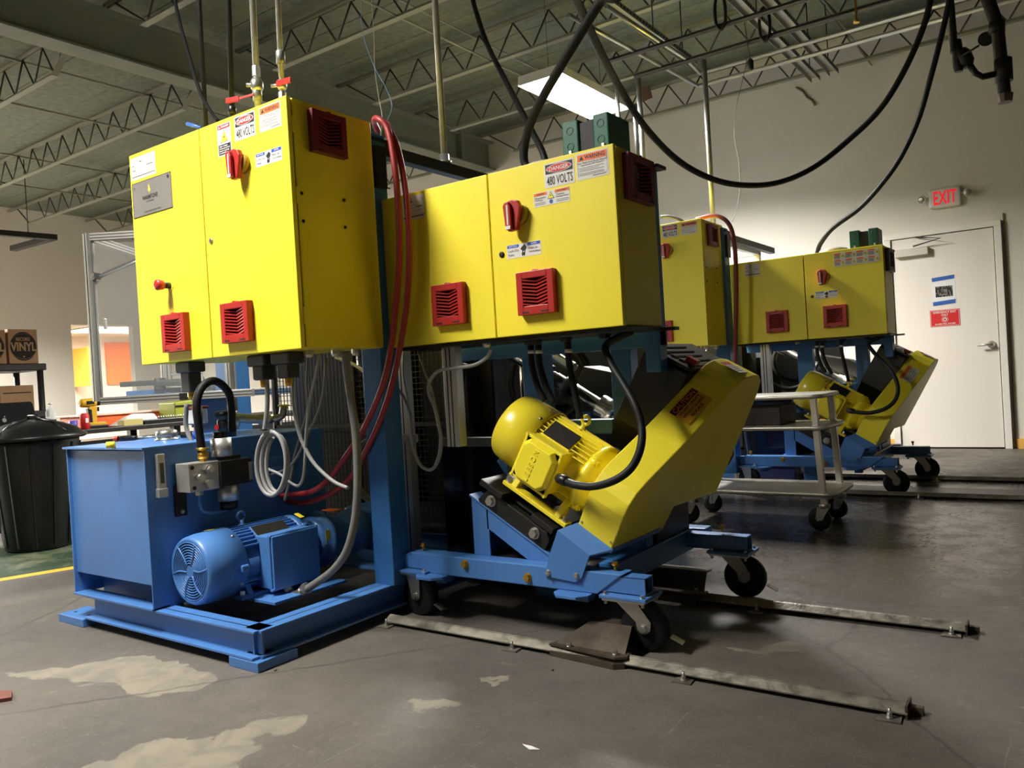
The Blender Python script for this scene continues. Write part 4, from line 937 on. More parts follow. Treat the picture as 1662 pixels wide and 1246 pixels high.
for (x0, x1, y0, nm) in ((-2.345, -2.17, 2.406, 0), (-1.40, -1.205, 2.406, 1), (-1.42, -1.115, 3.15, 2), (-2.345, -2.17, 3.15, 3)):
    ot = MB(); a, b = y0, y0+.062
    ot.box(x0+.01, x1-.012, a, b, .246, .252).box(x0+.01, x1-.012, a, b, .191, .197).box(x0+.01, x1-.012, a, a+.006, .191, .252).box(x0+.01, x1-.012, b-.006, b, .191, .252)
    o_ = tr.part('outrigger_tube', ot, BLU, bevel=.002)
    tr.part('tube_void', MB().box(x0+.02, x1-.03, a+.006, b-.006, .197, .246), DARK, parent=o_)
    xc = (x0+.085) if nm in (0, 3) else (x1-.085)
    cp = tr.part('caster_plate', MB().box(xc-.088, xc+.088, y0-.035, y0+.10, .179, .191), BLU, bevel=.002)
    tr.part('zinc_plate', MB().box(xc-.08, xc+.08, y0-.03, y0+.095, .171, .179), SIL, parent=cp, bevel=.001)
    pb = MB()
    for ddx in (-.07, .07):
        for yy in (y0-.02, y0+.085): pb.hexbolt((xc+ddx, yy, .191), (0, 0, 1), .007, .010).hexbolt((xc+ddx, yy, .171), (0, 0, -1), .006, .012)
    tr.part('plate_bolt', pb, SIL, parent=cp)
    # caster
    yaw = (R(2), R(-10), R(-8), R(20))[nm]
    c, s_ = math.cos(yaw), math.sin(yaw); wd = Vector((c, -s_, 0)); ax = Vector((s_, c, 0))
    o = Vector((xc, y0+.02, 0)); off = {0: .01, 1: .055, 2: .05, 3: .02}[nm]; wc = o+wd*off+Vector((0, 0, .0845))
    cs = tr.part('caster', MB().lathe(o+Vector((0, 0, .170)), (0, 0, 1), [(0, .03), (.003, .034), (.003, .034), (.004, .03)], 24), SIL, label='swivel caster')
    tr.part('wheel', MB().lathe(wc-ax*.024, ax, [(0, .050), (.002, .074), (.008, .0825), (.014, .0845), (.034, .0845), (.040, .0825), (.046, .074), (.048, .050)], 44), BLK, parent=cs)
    tr.part('wheel_hub', MB().lathe(wc-ax*.028, ax, [(0, .024), (.056, .024)], 20), DGR, parent=cs)
    for q in (-1, 1):
        ff = Fr(Vector((wc.x, wc.y, 0))+ax*q*.033, wd, (0, 0, 1), ax*q)
        sh = -off
        tr.part('fork_leg', MB().poly(ff, [(sh-.036, .170), (sh+.036, .170), (.026, .105), (.022, .078), (.008, .066), (-.008, .066), (-.022, .078), (-.026, .105)], -.002, .002), SIL, parent=cs)
        tr.part('axle_bolt', MB().hexbolt(wc+ax*q*.035, ax*q, .011, .012), SIL, parent=cs)
    tr.part('brake_pedal', MB().fbox(Fr(wc+wd*.085+Vector((0, 0, -.03)), wd+Vector((0, 0, -.5)), ax, (0, 0, 1)), 0, .045, -.018, .018, 0, .003), SIL, parent=cs)
# splice foot plates under the front beam
for x0, x1 in ((-2.22, -2.08), (-1.56, -1.42)):
    p_ = tr.part('foot_plate', MB().poly(W0, [(x0, 2.37), (x0+.03, 2.335), (x1-.03, 2.335), (x1, 2.37), (x1, 2.48), (x0, 2.48)], zb-.010, zb), BLU, bevel=.001)
    tr.part('short_leg', MB().box((x0+x1)/2-.01, (x0+x1)/2+.04, 2.42, 2.47, zb-.040, zb-.01), BLUD, parent=p_, bevel=.002)
bb = MB()
for x, z in ((-1.985, .236), (-1.69, .212)): bb.hexbolt((x, 2.40, z), (0, -1, 0), .013, .014)
tr.part('beam_bolt', bb, BRS)
js = MB()
for x, y in ((-2.235, 2.44), (-1.345, 2.44), (-1.24, 3.18)): js.cyl((x, y, zt), (x, y, zt+.025), .006).hexbolt((x, y, zt+.02), (0, 0, 1), .010, .012)
tr.part('jacking_screw', js, BRS)
# wedge frame under the motor
wp = [(-1.975, .505), (-1.975, zt), (-1.50, zt), (-1.50, zt+.010), (-1.62, .29)]
wo = [(-1.975, .49), (-1.945, .497), (-1.60, .298), (-1.52, zt), (-1.975, zt)]
def wedge(y):
    fr_ = Fr((0, y, 0), (1, 0, 0), (0, 0, 1), (0, -1, 0)); m = MB()
    m.poly(fr_, [(-1.985, .500), (-1.905, .454), (-1.905, zt), (-1.985, zt)], -.008, 0)
    m.poly(fr_, [(-1.915, .4598), (-1.545, .246), (-1.705, .246), (-1.905, .365), (-1.915, .365)], -.008, 0)
    m.beam((-1.99, y+.03, .498), (-1.55, y+.03, .244), .075, .008)
    return m
tr.part('wedge_side', wedge(2.462), BLU, bevel=.0015); tr.part('wedge_side', wedge(2.80), BLU, bevel=.0015)
tr.part('wedge_back', MB().box(-1.985, -1.977, 2.47, 2.86, zt, .49).box(-1.70, -1.45, 2.60, 2.80, zt-.01, zt), BLUD)
tr.part('shade_block', MB().box(-1.66, -1.40, 2.90, 3.22, zt, .60), BLKM, bevel=.004); tr.part('shade_plate', MB().box(-1.95, -1.46, 2.49, 3.18, zt-.012, zt-.004), BLKM)  # block and plate added to keep lamp light off the floor below
# folded bracket that carries the guard
bk = Fr((0, 2.392, 0), (1, 0, 0), (0, 0, 1), (0, -1, 0))
gx = lambda px, py: tuple(at(px, py, 'Y', 2.392)[i] for i in (0, 2))
pts = [gx(905, 860), gx(957, 901), gx(944, 938), gx(934, 945), gx(884, 935), gx(890, 905)]
b_ = tr.part('guard_bracket', MB().poly(bk, pts, -.006, 0), BLU, bevel=.001)
a, b = Vector((pts[0][0], 2.392, pts[0][1])), Vector((pts[1][0], 2.392, pts[1][1]))
c_, d_ = G(-.004, 2.437, .004), G(.156, 2.437, -.002)
d2 = Vector((0, .40, 0))
m = MB().add([a, b, d_, c_, a+Vector((0, .006, -.006)), b+Vector((0, .006, -.006)), d_+Vector((0, 0, -.008)), c_+Vector((0, 0, -.008))], [(0, 1, 2, 3), (4, 7, 6, 5), (0, 4, 5, 1), (1, 5, 6, 2), (2, 6, 7, 3), (3, 7, 4, 0)])
m.add([c_, d_, d_+d2, c_+d2, c_-uv*.02, d_-uv*.02, d_+d2-uv*.02, c_+d2-uv*.02], [(0, 1, 2, 3), (4, 7, 6, 5), (0, 4, 5, 1), (1, 5, 6, 2), (2, 6, 7, 3), (3, 7, 4, 0)])
tr.part('bracket_fold', m, BLU, parent=b_)
tr.part('support_plate', MB().box(-1.475, -1.40, 2.80, 2.86, zt, .40), BLUD, bevel=.002)
bb = MB()
for q in (gx(890, 929), gx(936, 934)): bb.hexbolt((q[0], 2.392, q[1]), (0, -1, 0), .008, .010)
tr.part('bracket_bolt', bb, SIL, parent=b_)
far(tr, 'blue steel trolley on casters carrying the distant yellow motor, behind the utility cart')

# ------------------------------------------------------------------ hoses and cables
def cable(name, pts, r, m, label, cat='cable', n=8, sm=7, extra=None, group=None):
    P = [Vector(p) for p in pts]
    t = MB().tube(P, r, n, sm=sm)
    o = single(name, t, m, label, cat, P[0], group)
    if extra:
        for nm, a, b, rr, mm in extra: mk(nm, MB().lathe(a, Vector(b)-Vector(a), [(0, rr), ((Vector(b)-Vector(a)).length, rr)], 10), mm, P[0], o)
    return o
def pts_on(lst, ax, v): return [at(x, y, ax, v) for x, y in lst]
# thick red hoses over the post and down to the pump
h1 = [(-2.36, 2.45, 2.02), (-2.33, 2.40, 2.04)] + [tuple(at(x, y, 'Y', 2.30)) for x, y in ((612, 192), (628, 207), (638, 250), (646, 330), (648, 420), (641, 510), (628, 600), (603, 670), (570, 728), (520, 790), (470, 803), (424, 801))]
h2 = [(-2.33, 2.48, 2.0), (-2.28, 2.42, 2.02)] + [tuple(at(x, y, 'Y', 2.33)) for x, y in ((630, 206), (645, 240), (657, 300), (664, 380), (662, 470), (650, 560), (630, 645), (600, 720), (560, 785), (500, 815), (460, 812), (428, 812))]
hr1 = cable('red_hose', h1, .0125, REDH, 'thick red hose hanging in front of the near blue post, left one of the pair', 'hose', 12, extra=[('hose_coupling', h1[-1], tuple(Vector(h1[-1])+Vector((-.04, 0, 0))), .016, BRS)])
hr2 = cable('red_hose', h2, .0125, REDH, 'thick red hose hanging in front of the near blue post, right one of the pair', 'hose', 12)
cable('red_hose', [at(x, y, 'Y', 5.75) for x, y in ((1130, 356), (1160, 350), (1182, 362), (1192, 395), (1195, 460), (1194, 540), (1193, 600), (1190, 660), (1187, 720), (1184, 745))]+[Vector((-2.35, 5.75, .02))], .016, mat('dull_red_hose', (120, 44, 44), .5), 'thick red hose arching over the distant tall cabinet', 'hose', 10)
cable('black_hose', [at(x, y, 'Y', 5.8) for x, y in ((1073, 352), (1085, 351), (1100, 355), (1112, 362), (1120, 372))], .012, BLK, 'short black hose end showing above the distant tall cabinet', 'hose')
# suction hose arch from the valve to behind the tank
hz = pts_on([(328, 733), (322, 690), (319, 655), (328, 628), (347, 618), (366, 630), (375, 652), (377, 700)], 'X', -2.885)
cable('hydraulic_hose', hz, .0165, BLK, 'fat black hydraulic hose arching over the valve on the blue tank', 'hose', 14)
# grey conduits under tall cabinet
def c_under(px, y, r, m, label, ax='Y'):
    return cable('conduit', pts_on(px, ax, y), r, m, label, 'cable')
c_under([(303, 655), (302, 690), (310, 715), (322, 735)], 1.96, .010, GRC2, 'grey conduit dropping from the left connector under the near tall cabinet')
c_under([(432, 600), (434, 640), (433, 670), (429, 700)], 2.02, .0095, GRC, 'light grey cable dropping from the large connector to the hanging coil')
c_under([(475, 610), (476, 650), (482, 690), (492, 720), (510, 752), (540, 780), (565, 792)], 2.10, .0075, GRC, 'light grey cable sagging right from the second connector')
c_under([(519, 575), (512, 610), (503, 650), (497, 700), (495, 745), (492, 775), (484, 788), (470, 782), (455, 770), (433, 760)], 2.10, .006, GRC, 'thin light grey cable looping back to the coil beside the tank')
c_under([(529, 580), (526, 630), (516, 670), (500, 705), (480, 745), (462, 762), (440, 770)], 2.18, .006, GRC2, 'thin dark grey cable crossing behind the sagging cables')
c_under([(500, 575), (498, 620), (500, 660), (490, 700), (478, 740), (473, 770), (465, 800), (462, 812)], 2.22, .006, GRC2, 'thin dark grey cable hanging straight under the near tall cabinet')
c_under([(561, 572), (563, 600), (570, 650), (577, 700), (580, 750), (580, 800), (575, 850), (562, 895), (540, 925), (510, 948), (487, 962)], 2.08, .0155, GRC2, 'thick grey liquid-tight conduit running from the near tall cabinet down to the blue motor')
mk('conduit_elbow', MB().tube(pts_on([(492, 958), (482, 966), (470, 962), (466, 950)], 'Y', 2.07), .019, 10, sm=4).lathe(at(494, 956, 'Y', 2.08), (1, .1, .35), [(0, .024), (.02, .024)], 8, smooth=False), SIL, at(561, 572, 'Y', 2.08), [o for o in bpy.data.objects if o.name.startswith('conduit')][-1] if False else bpy.data.objects[COL.objects[-1].name])
cp_ = MB()
coilp = []
for k_ in range(3):
    for i in range(16):
        a = 2*PI*i/16; coilp.append(at(440+(24-3*k_)*math.sin(a)+k_*5, 752-(52-3*k_)*math.cos(a), 'Y', 1.99+.012*k_+.01*math.sin(a)))
single('cable_coil', cp_.tube(coilp, .0078, 8, sm=2), GRC, 'oval coil of light grey cable hanging beside the blue tank', 'cable', coilp[0])
mk('cable_tie', MB().lathe(at(429, 698, 'Y', 1.975), (0, 0, 1), [(0, .016), (.006, .016)], 10), BLKP, coilp[0], bpy.data.objects['cable_coil'])
coilp = []
for k_ in range(3):
    for i in range(16):
        a = 2*PI*i/16; coilp.append(at(606+(34-4*k_)*math.sin(a), 762-(52-4*k_)*math.cos(a), 'Y', 2.42+.012*k_))
single('cable_coil', MB().tube(coilp, .007, 8, sm=2), GRC2, 'round coil of grey cable hanging on the near blue post behind the red hoses', 'cable', coilp[0])
c_under([(545, 580), (575, 592), (600, 610), (612, 617), (640, 627), (655, 645), (665, 672), (667, 700), (672, 730), (683, 755), (700, 762), (712, 745), (716, 715), (712, 690), (705, 660), (697, 640), (697, 620), (712, 602), (740, 597), (770, 592), (790, 580), (797, 566)], 2.47, .0075, GRC, 'long light grey cable looping between the two near yellow cabinets')
c_under([(678, 570), (690, 605), (703, 640), (713, 690), (713, 730), (704, 760)], 2.50, .004, mat('green_grey_wire', (150, 156, 120), .5), 'thin green grey wire joining the loop under the near wide cabinet')
c_under([(655, 565), (655, 610), (662, 650), (665, 690)], 2.49, .004, mat('green_grey_wire', (150, 156, 120), .5), 'thin green grey wire beside the near aluminium post')
# black motor leads behind the yellow motor
for px, l in (([(861, 548), (863, 590), (872, 625), (885, 650)], 'black motor lead with white band, leftmost of three behind the near yellow motor'),
              ([(873, 548), (876, 590), (886, 625), (900, 655)], 'black motor lead with white band, middle of three behind the near yellow motor'),
              ([(921, 545), (924, 590), (934, 640), (942, 680)], 'black motor lead with white band, rightmost of three behind the near yellow motor')):
    P = pts_on(px, 'Y', 2.60); q = P[0].lerp(P[1], .55)
    o = cable('motor_lead', P, .013, BLK, l, 'cable', 12)
    mk('white_band', MB().lathe(q-Vector((0, 0, .006)), (0.05, 0, 1), [(0, .0145), (.014, .0145)], 14), WHT2, P[0], o)
    far(o, l.replace('near yellow motor', 'distant yellow motor'))
P = [Vector((-1.29, 2.56, 1.09))]+[at(x, y, 'Y', v) for x, y, v in ((984, 560, 2.54), (992, 590, 2.50), (1010, 620, 2.46), (1030, 655, 2.42), (1041, 690, 2.40), (1040, 725, 2.37), (1026, 757, 2.35), (1000, 778, 2.33), (965, 789, 2.33), (935, 787, 2.335), (912, 778, 2.36))]
o = cable('motor_conduit', P, .0135, BLK, 'ribbed black conduit curving from the near wide cabinet to the yellow motor box', 'cable', 12, 10)
mk('conduit_gland', MB().lathe(P[-1], P[-2]-P[-1], [(-.02, .017), (.0, .019), (.02, .019), (.022, .017), (.03, .017)], 14), BLKP, P[0], o)
far(o, 'black conduit curving down to the distant yellow motor')
cable('black_cable_loop', pts_on([(745, 590), (738, 640), (745, 690), (760, 730), (785, 755), (810, 765)], 'Y', 2.85), .014, BLK, 'thick black cable loop left of the near yellow motor')
cable('black_cable_loop', pts_on([(755, 590), (748, 640), (756, 685), (775, 722), (800, 748)], 'Y', 2.88), .012, BLK, 'second black cable loop just inside the first, left of the yellow motor')
# overhead supply cables
cable('supply_cable', [Vector((-1.66, 2.58, 1.73))]+[at(x, y, 'Y', v) for x, y, v in ((851, 262, 2.58), (856, 215, 2.56), (880, 160, 2.5), (915, 100, 2.42), (945, 50, 2.36), (976, 0, 2.3), (1010, -50, 2.25))]+[Vector((-1.2, 2.3, 3.0))], .0165, BLK, 'thick black supply cable rising from the near wide cabinet to the roof', n=12)
cable('supply_cable', [Vector((-1.665, 2.67, 1.735)), at(882, 250, 'Y', 2.68), at(868, 222, 'Y', 2.75), at(846, 180, 'Y', 2.9), at(820, 130, 'Y', 3.1), at(790, 70, 'Y', 3.4), at(770, 10, 'Y', 3.6), at(767, -10, 'Y', 3.6)], .014, BLK, 'thinner black cable dropping from the roof to the near wide cabinet')
cable('swag_cable', [at(x, y, 'Y', v) for x, y, v in ((930, -12, 2.6), (945, 20, 2.8), (975, 85, 3.2), (1010, 150, 3.7), (1050, 210, 4.1), (1100, 260, 4.5), (1150, 288, 4.8), (1200, 300, 5.1), (1260, 297, 5.4), (1320, 272, 5.6), (1380, 225, 5.7), (1430, 175, 5.7), (1470, 110, 5.7), (1500, 40, 5.7), (1512, -10, 5.7))], .019, BLK, 'long black cable swagged across the hall in front of the back wall', n=10)
cable('swag_cable', [at(x, y, 'Y', v) for x, y, v in ((1326, 412, 6.25), (1332, 395, 6.2), (1352, 370, 6.15), (1395, 338, 6.1), (1430, 300, 6.0), (1462, 255, 5.95), (1490, 195, 5.9), (1512, 120, 5.8), (1530, 50, 5.75), (1543, -10, 5.7))], .017, BLK, 'black cable hanging from the roof down to the distant wide cabinet', n=10)
cable('thin_blue_wire', [at(x, y, 'Y', 2.6) for x, y in ((586, -8), (588, 50), (606, 105), (625, 140), (635, 165), (634, 182), (628, 196))], .0016, mat('blue_wire', (90, 120, 160), .5), 'thin blue wire dangling above the near tall cabinet', n=5)
cable('thin_wire', [at(x, y, 'Y', 2.6) for x, y in ((602, -8), (607, 60), (608, 110), (615, 160), (620, 190), (618, 230), (626, 300), (632, 360), (630, 420), (624, 480))], .0014, mat('beige_wire', (150, 144, 120), .5), 'thin beige wire hanging past the near red hoses', n=5)
cable('thin_wire', [at(x, y, 'Y', 6.3) for x, y in ((1210, 0), (1212, 90), (1205, 130), (1194, 180), (1192, 220), (1199, 260), (1201, 300), (1197, 335), (1188, 360))], .003, INKG, 'thin grey wire hanging from the roof over the distant tall cabinet', n=5)
# pipes on top of the near tall cabinet
def riser(px0, px1, y, r, m, name, label, valve=None, ztop=4.2):
    a = at(*px0, 'Y', y); b = at(*px1, 'Y', y); d_ = (b-a).normalized(); b = a+d_*((ztop-a.z)/d_.z)
    a = a - d_*max(0, (a.z-2.012)/d_.z)
    t = Thing(name, label, 'pipe', a)
    t.part('pipe', MB().cyl(a, b, r, n=14), m)
    return t, at(*px0, 'Y', y)-d_*.03, d_
t, a, d_ = riser((418, 160), (410, 0), 2.10, .013, PIPE, 'air_pipe', 'silver air pipe with red lever valve on the near tall cabinet, left one')
t.part('union', MB().lathe(a+d_*.02, d_, [(0, .019), (.05, .019), (.055, .015)], 12).lathe(a+d_*.12, d_, [(0, .017), (.04, .017)], 8, smooth=False), PIPE)
vb = t.part('ball_valve', MB().lathe(a+d_*.06, d_, [(0, .019), (.012, .026), (.036, .026), (.05, .019)], 12).cyl(a+d_*.085, a+d_*.085+Vector((-.03, -.03, 0)), .008), SIL)
t.part('lever', MB().beam(at(388, 160, 'Y', 2.06), at(367, 164, 'Y', 2.05), .008, .022, up=(0, 0, 1)).beam(at(388, 160, 'Y', 2.06), at(412, 153, 'Y', 2.08), .004, .010), RED, parent=vb, bevel=.002)
t, a, d_ = riser((458, 150), (451, 0), 2.10, .011, PIPE, 'air_pipe', 'silver air pipe with red lever valve on the near tall cabinet, right one')
t.part('union', MB().lathe(a+d_*.14, d_, [(0, .018), (.05, .018), (.055, .014)], 12).lathe(a+d_*.0, d_, [(0, .016), (.03, .016)], 8, smooth=False), PIPE)
vb = t.part('ball_valve', MB().lathe(a+d_*.04, d_, [(0, .014), (.012, .020), (.03, .020), (.04, .014)], 12).cyl(a+d_*.06, a+d_*.06+Vector((-.04, -.02, 0)), .007), SIL)
t.part('lever', MB().beam(at(449, 136, 'Y', 2.06), at(472, 129, 'Y', 2.05), .008, .022), RED, parent=vb, bevel=.002)
t, a, d_ = riser((377, 182), (371, 0), 2.10, .0115, BLK, 'black_riser', 'thick black riser hose on the near tall cabinet beside the silver pipes')
t.part('union', MB().lathe(a+d_*.02, d_, [(0, .017), (.03, .017), (.034, .013)], 10), BLKP)
t, a, d_ = riser((334, 196), (323, 0), 2.12, .0105, BLK, 'black_riser', 'black riser hose at the middle of the near tall cabinet top')
cable('top_cable', [at(x, y, 'Y', 2.1) for x, y in ((354, 196), (345, 185), (325, 150), (305, 85), (290, 30), (282, -10))], .008, mat('matt_black_jacket', (16, 16, 16), .85, spec=.15), 'thin black cable curving down onto the near tall cabinet')
single('blue_screwdriver', MB().cyl(at(304, 201, 'Y', 2.0), at(327, 208, 'Y', 2.0), .008, n=10), BLUP, 'blue plastic handle lying on the near tall cabinet edge', 'tool', at(315, 205, 'Y', 2.0))
# steel drop pipes from the roof
def drop(x, y, z0, z1, r, label, m=PIPE):
    t = Thing('drop_pipe', label, 'pipe', (x, y, z0)); t.part('pipe', MB().cyl((x, y, z0), (x, y, z1), r, n=12), m)
    t.part('floor_flange', MB().lathe((x, y, z0), (0, 0, 1), [(0, r*2.1), (.008, r*2.1), (.01, r*1.4), (.04, r*1.4)], 14), m)
    return t
drop(-2.345, 2.86, 1.957, 4.2, .0155, 'galvanised pipe standing on the strut between the two near cabinets')
drop(-2.345, 6.2, 1.957, 3.40, .021, 'galvanised pipe dropping behind the distant tall cabinet')
drop(-1.95, 4.2, 1.60, 3.55, .0135, 'galvanised pipe dropping behind the near green transformer, right one') if False else None
t = Thing('hanging_strut_frame', 'pipes dropping from the roof strut behind the green transformers', 'pipe', (-2.93, 6.2, 2.3))
t.part('pipe', MB().cyl((-2.925, 6.2, 2.35), (-2.925, 6.2, 3.42), .022, n=12), PIPE); t.part('pipe', MB().cyl((-3.13, 6.2, 2.6), (-3.13, 6.2, 3.42), .018, n=12), PIPE)
t.part('pipe', MB().cyl((-2.97, 6.2, 2.62), (-2.97, 6.2, 3.2), .02, n=12), BLKM); t.part('cross_pipe', MB().cyl((-3.13, 6.2, 2.62), (-2.925, 6.2, 2.62), .015), PIPE)

# ------------------------------------------------------------------ roof services over the distant machines
zc = 3.42
def strut(x, y0, y1, z, label):
    t = Thing('perforated_strut', label, 'strut', (x, (y0+y1)/2, z))
    t.part('channel', MB().box(x-.041, x+.041, y0, y1, z+.038, z+.041).box(x-.041, x-.038, y0, y1, z, z+.041).box(x+.038, x+.041, y0, y1, z, z+.041), mat('strut_zinc', (150, 150, 146), .45, metal=.6))
    sl = MB(); y = y0+.03
    while y < y1-.05: sl.box(x+.041, x+.0418, y, y+.028, z+.012, z+.03); y += .05
    t.part('strut_slot', sl, INK, kind='stuff')
    hg = MB()
    for yy in (y0+.2, (y0+y1)/2, y1-.2): hg.cyl((x, yy, z+.04), (x, yy, 4.2), .005, n=6)
    t.part('threaded_rod', hg, BLKM)
strut(-2.52, 4.9, 6.4, 3.46, 'perforated strut channel hanging left over the distant machines')
strut(-1.86, 4.4, 7.7, 3.50, 'long perforated strut channel hanging near the back wall')
strut(-1.70, 4.4, 7.7, 3.52, 'plain strut channel beside the long perforated strut')
def pipe_x(y, z, x0, x1, r, m, label, nm='overhead_pipe'):
    return single(nm, MB().cyl((x0, y, z), (x1, y, z), r, n=10), m, label, 'pipe', (x0, y, z))
pipe_x(5.68, 3.40, -2.95, 4.8, .020, BLKM, 'black overhead pipe running across, nearer one of the pair')
pipe_x(6.12, 3.40, -2.92, 4.8, .021, BLKM, 'black overhead pipe running across, farther one of the pair')
pipe_x(6.50, 3.42, -2.50, 4.8, .016, PIPE, 'pale overhead conduit running across, nearer one of the pair')
pipe_x(6.78, 3.42, -2.63, 4.8, .018, PIPE, 'pale overhead conduit running across, farther one of the pair')
single('overhead_pipe', MB().tube([(-2.50, 6.50, 3.42), (-2.46, 6.13, 3.42), (-2.52, 4.9, 3.44)], .016, 8), PIPE, 'pale conduit turning forward beside the left strut', 'pipe', (-2.5, 6.5, 3.42))
single('overhead_pipe', MB().tube([(-2.63, 6.78, 3.42), (-2.72, 5.4, 3.42), (-2.76, 4.8, 3.42)], .016, 8), PIPE, 'pale conduit turning forward over the green transformers', 'pipe', (-2.6, 6.78, 3.42))
for x, y, l in ((-2.0, 5.66, 'black pulley hook on the nearer black overhead pipe'), (-1.82, 6.10, 'black pulley hook on the farther black overhead pipe')):
    t = Thing('pulley_hook', l, 'hook', (x, y, 3.38))
    t.part('hook', MB().tube([(x, y, 3.36), (x-.035, y, 3.42), (x-.035, y, 3.56), (x, y, 3.62), (x+.035, y, 3.56), (x+.035, y, 3.42), (x, y, 3.36)], .012, 6, sm=3), BLKM)
    t.part('wire', MB().cyl((x, y, 3.6), (x, y, 4.2), .003, n=5), BLKM)
pk = at(1218, 105, 'Y', 6.1)
t = Thing('cable_reel_weight', 'small black weight hanging on a cord below the black pipes', 'weight', pk)
t.part('weight', MB().lathe(pk-Vector((0, 0, .045)), (0, 0, 1), [(0, .01), (.012, .024), (.07, .026), (.09, .010)], 12), BLKM)
t.part('cord', MB().cyl(pk+Vector((0, 0, .04)), pk+Vector((-.05, 0, .55)), .003, n=5), BLKM)
# sprinkler main at the upper right
t = Thing('sprinkler_pipe', 'large dark capped drop pipe with valve at the upper right', 'pipe', (-.31, 5.93, 2.5))
t.part('main_pipe', MB().tube([(-.42, 5.93, 4.1), (-.42, 5.93, 3.35), (-.33, 5.93, 2.98), (-.31, 5.93, 2.5)], .038, 14), BLKM)
t.part('coupling', MB().cyl((-.31, 5.93, 2.62), (-.31, 5.93, 2.76), .050).cyl((-.335, 5.93, 2.93), (-.33, 5.93, 3.0), .046), BLKM)
t.part('end_cap', MB().lathe((-.31, 5.93, 2.49), (0, 0, 1), [(0, .04), (.05, .048), (.055, .04)], 10, smooth=False), mat('worn_cap', (100, 90, 78), .5, metal=.5))
t.part('branch', MB().tube([(-.31, 5.93, 2.68), (-.42, 5.88, 2.665), (-.455, 5.86, 2.69), (-.49, 5.84, 2.76)], .020, 10), BLKM)
t.part('branch_valve', MB().lathe((-.49, 5.84, 2.74), (-.3, 0, 1), [(0, .028), (.03, .045), (.09, .045), (.12, .028)], 12).lathe((-.545, 5.84, 2.72), (0, 0, 1), [(0, .024), (.03, .032), (.12, .032), (.2, .026)], 10).cyl((-.52, 5.80, 2.80), (-.42, 5.74, 2.82), .006), BLKM)
t.part('branch_riser', MB().cyl((-.565, 5.84, 2.85), (-.59, 5.84, 4.1), .024), BLKM)
t.part('tamper_disc', MB().lathe((-.40, 5.99, 2.93), (.2, -1, 0), [(0, .045), (.01, .045)], 20), DGR)
single('wall_conduit', MB().cyl((-.16, 8.87, 3.22), (1.2, 8.87, 3.22), .012).tube([(-.16, 8.87, 3.22), (-.18, 8.87, 3.5)], .008), DGR, 'dark conduit fixed high on the back wall at the right', 'conduit', (-.16, 8.87, 3.22))
single('suspended_bar', MB().beam((-11.3, 4.0, 3.2), (-11.15, 5.28, 3.2), .09, .07).beam((-11.15, 5.25, 3.2), (-12.25, 5.2, 3.2), .09, .07).cyl((-11.2, 4.95, 3.22), (-11.2, 4.95, 4.2), .006, n=6), BLKM, 'black L-shaped bar hung from the roof at the far left', 'bar', (-11.2, 5.2, 3.2))
b = at(1046, 155, 'Y', 8.6)
single('brown_board', MB().poly(Fr(b, (1, 0, 0), (0, 0, 1), (0, -1, 0)), [(-.09, -.08), (.10, -.05), (.07, .09), (-.09, .11)], 0, .02), mat('brown_board', (96, 74, 60), .7), 'small brown board stuck between the joists at the back wall', 'board', b)
w0_ = [at(x, y, 'Y', 8.889) for x, y in ((1292, 142), (1303, 148), (1310, 158), (1318, 163), (1323, 171))]
single('loose_bracket', MB().tube(w0_, .011, 6), mat('rusty_bracket', (110, 94, 70), .6), 'bent brown bracket hanging on the back wall under the joist', 'bracket', w0_[0])
b = at(1390, 30, 'Y', 6.0)
single('fire_nozzle', MB().lathe(b, (0, 0, 1), [(-.03, .02), (-.02, .022), (0, .008), (4.29-b.z, .008)], 12), BRS, 'small brass sprinkler head below the roof', 'sprinkler', b)

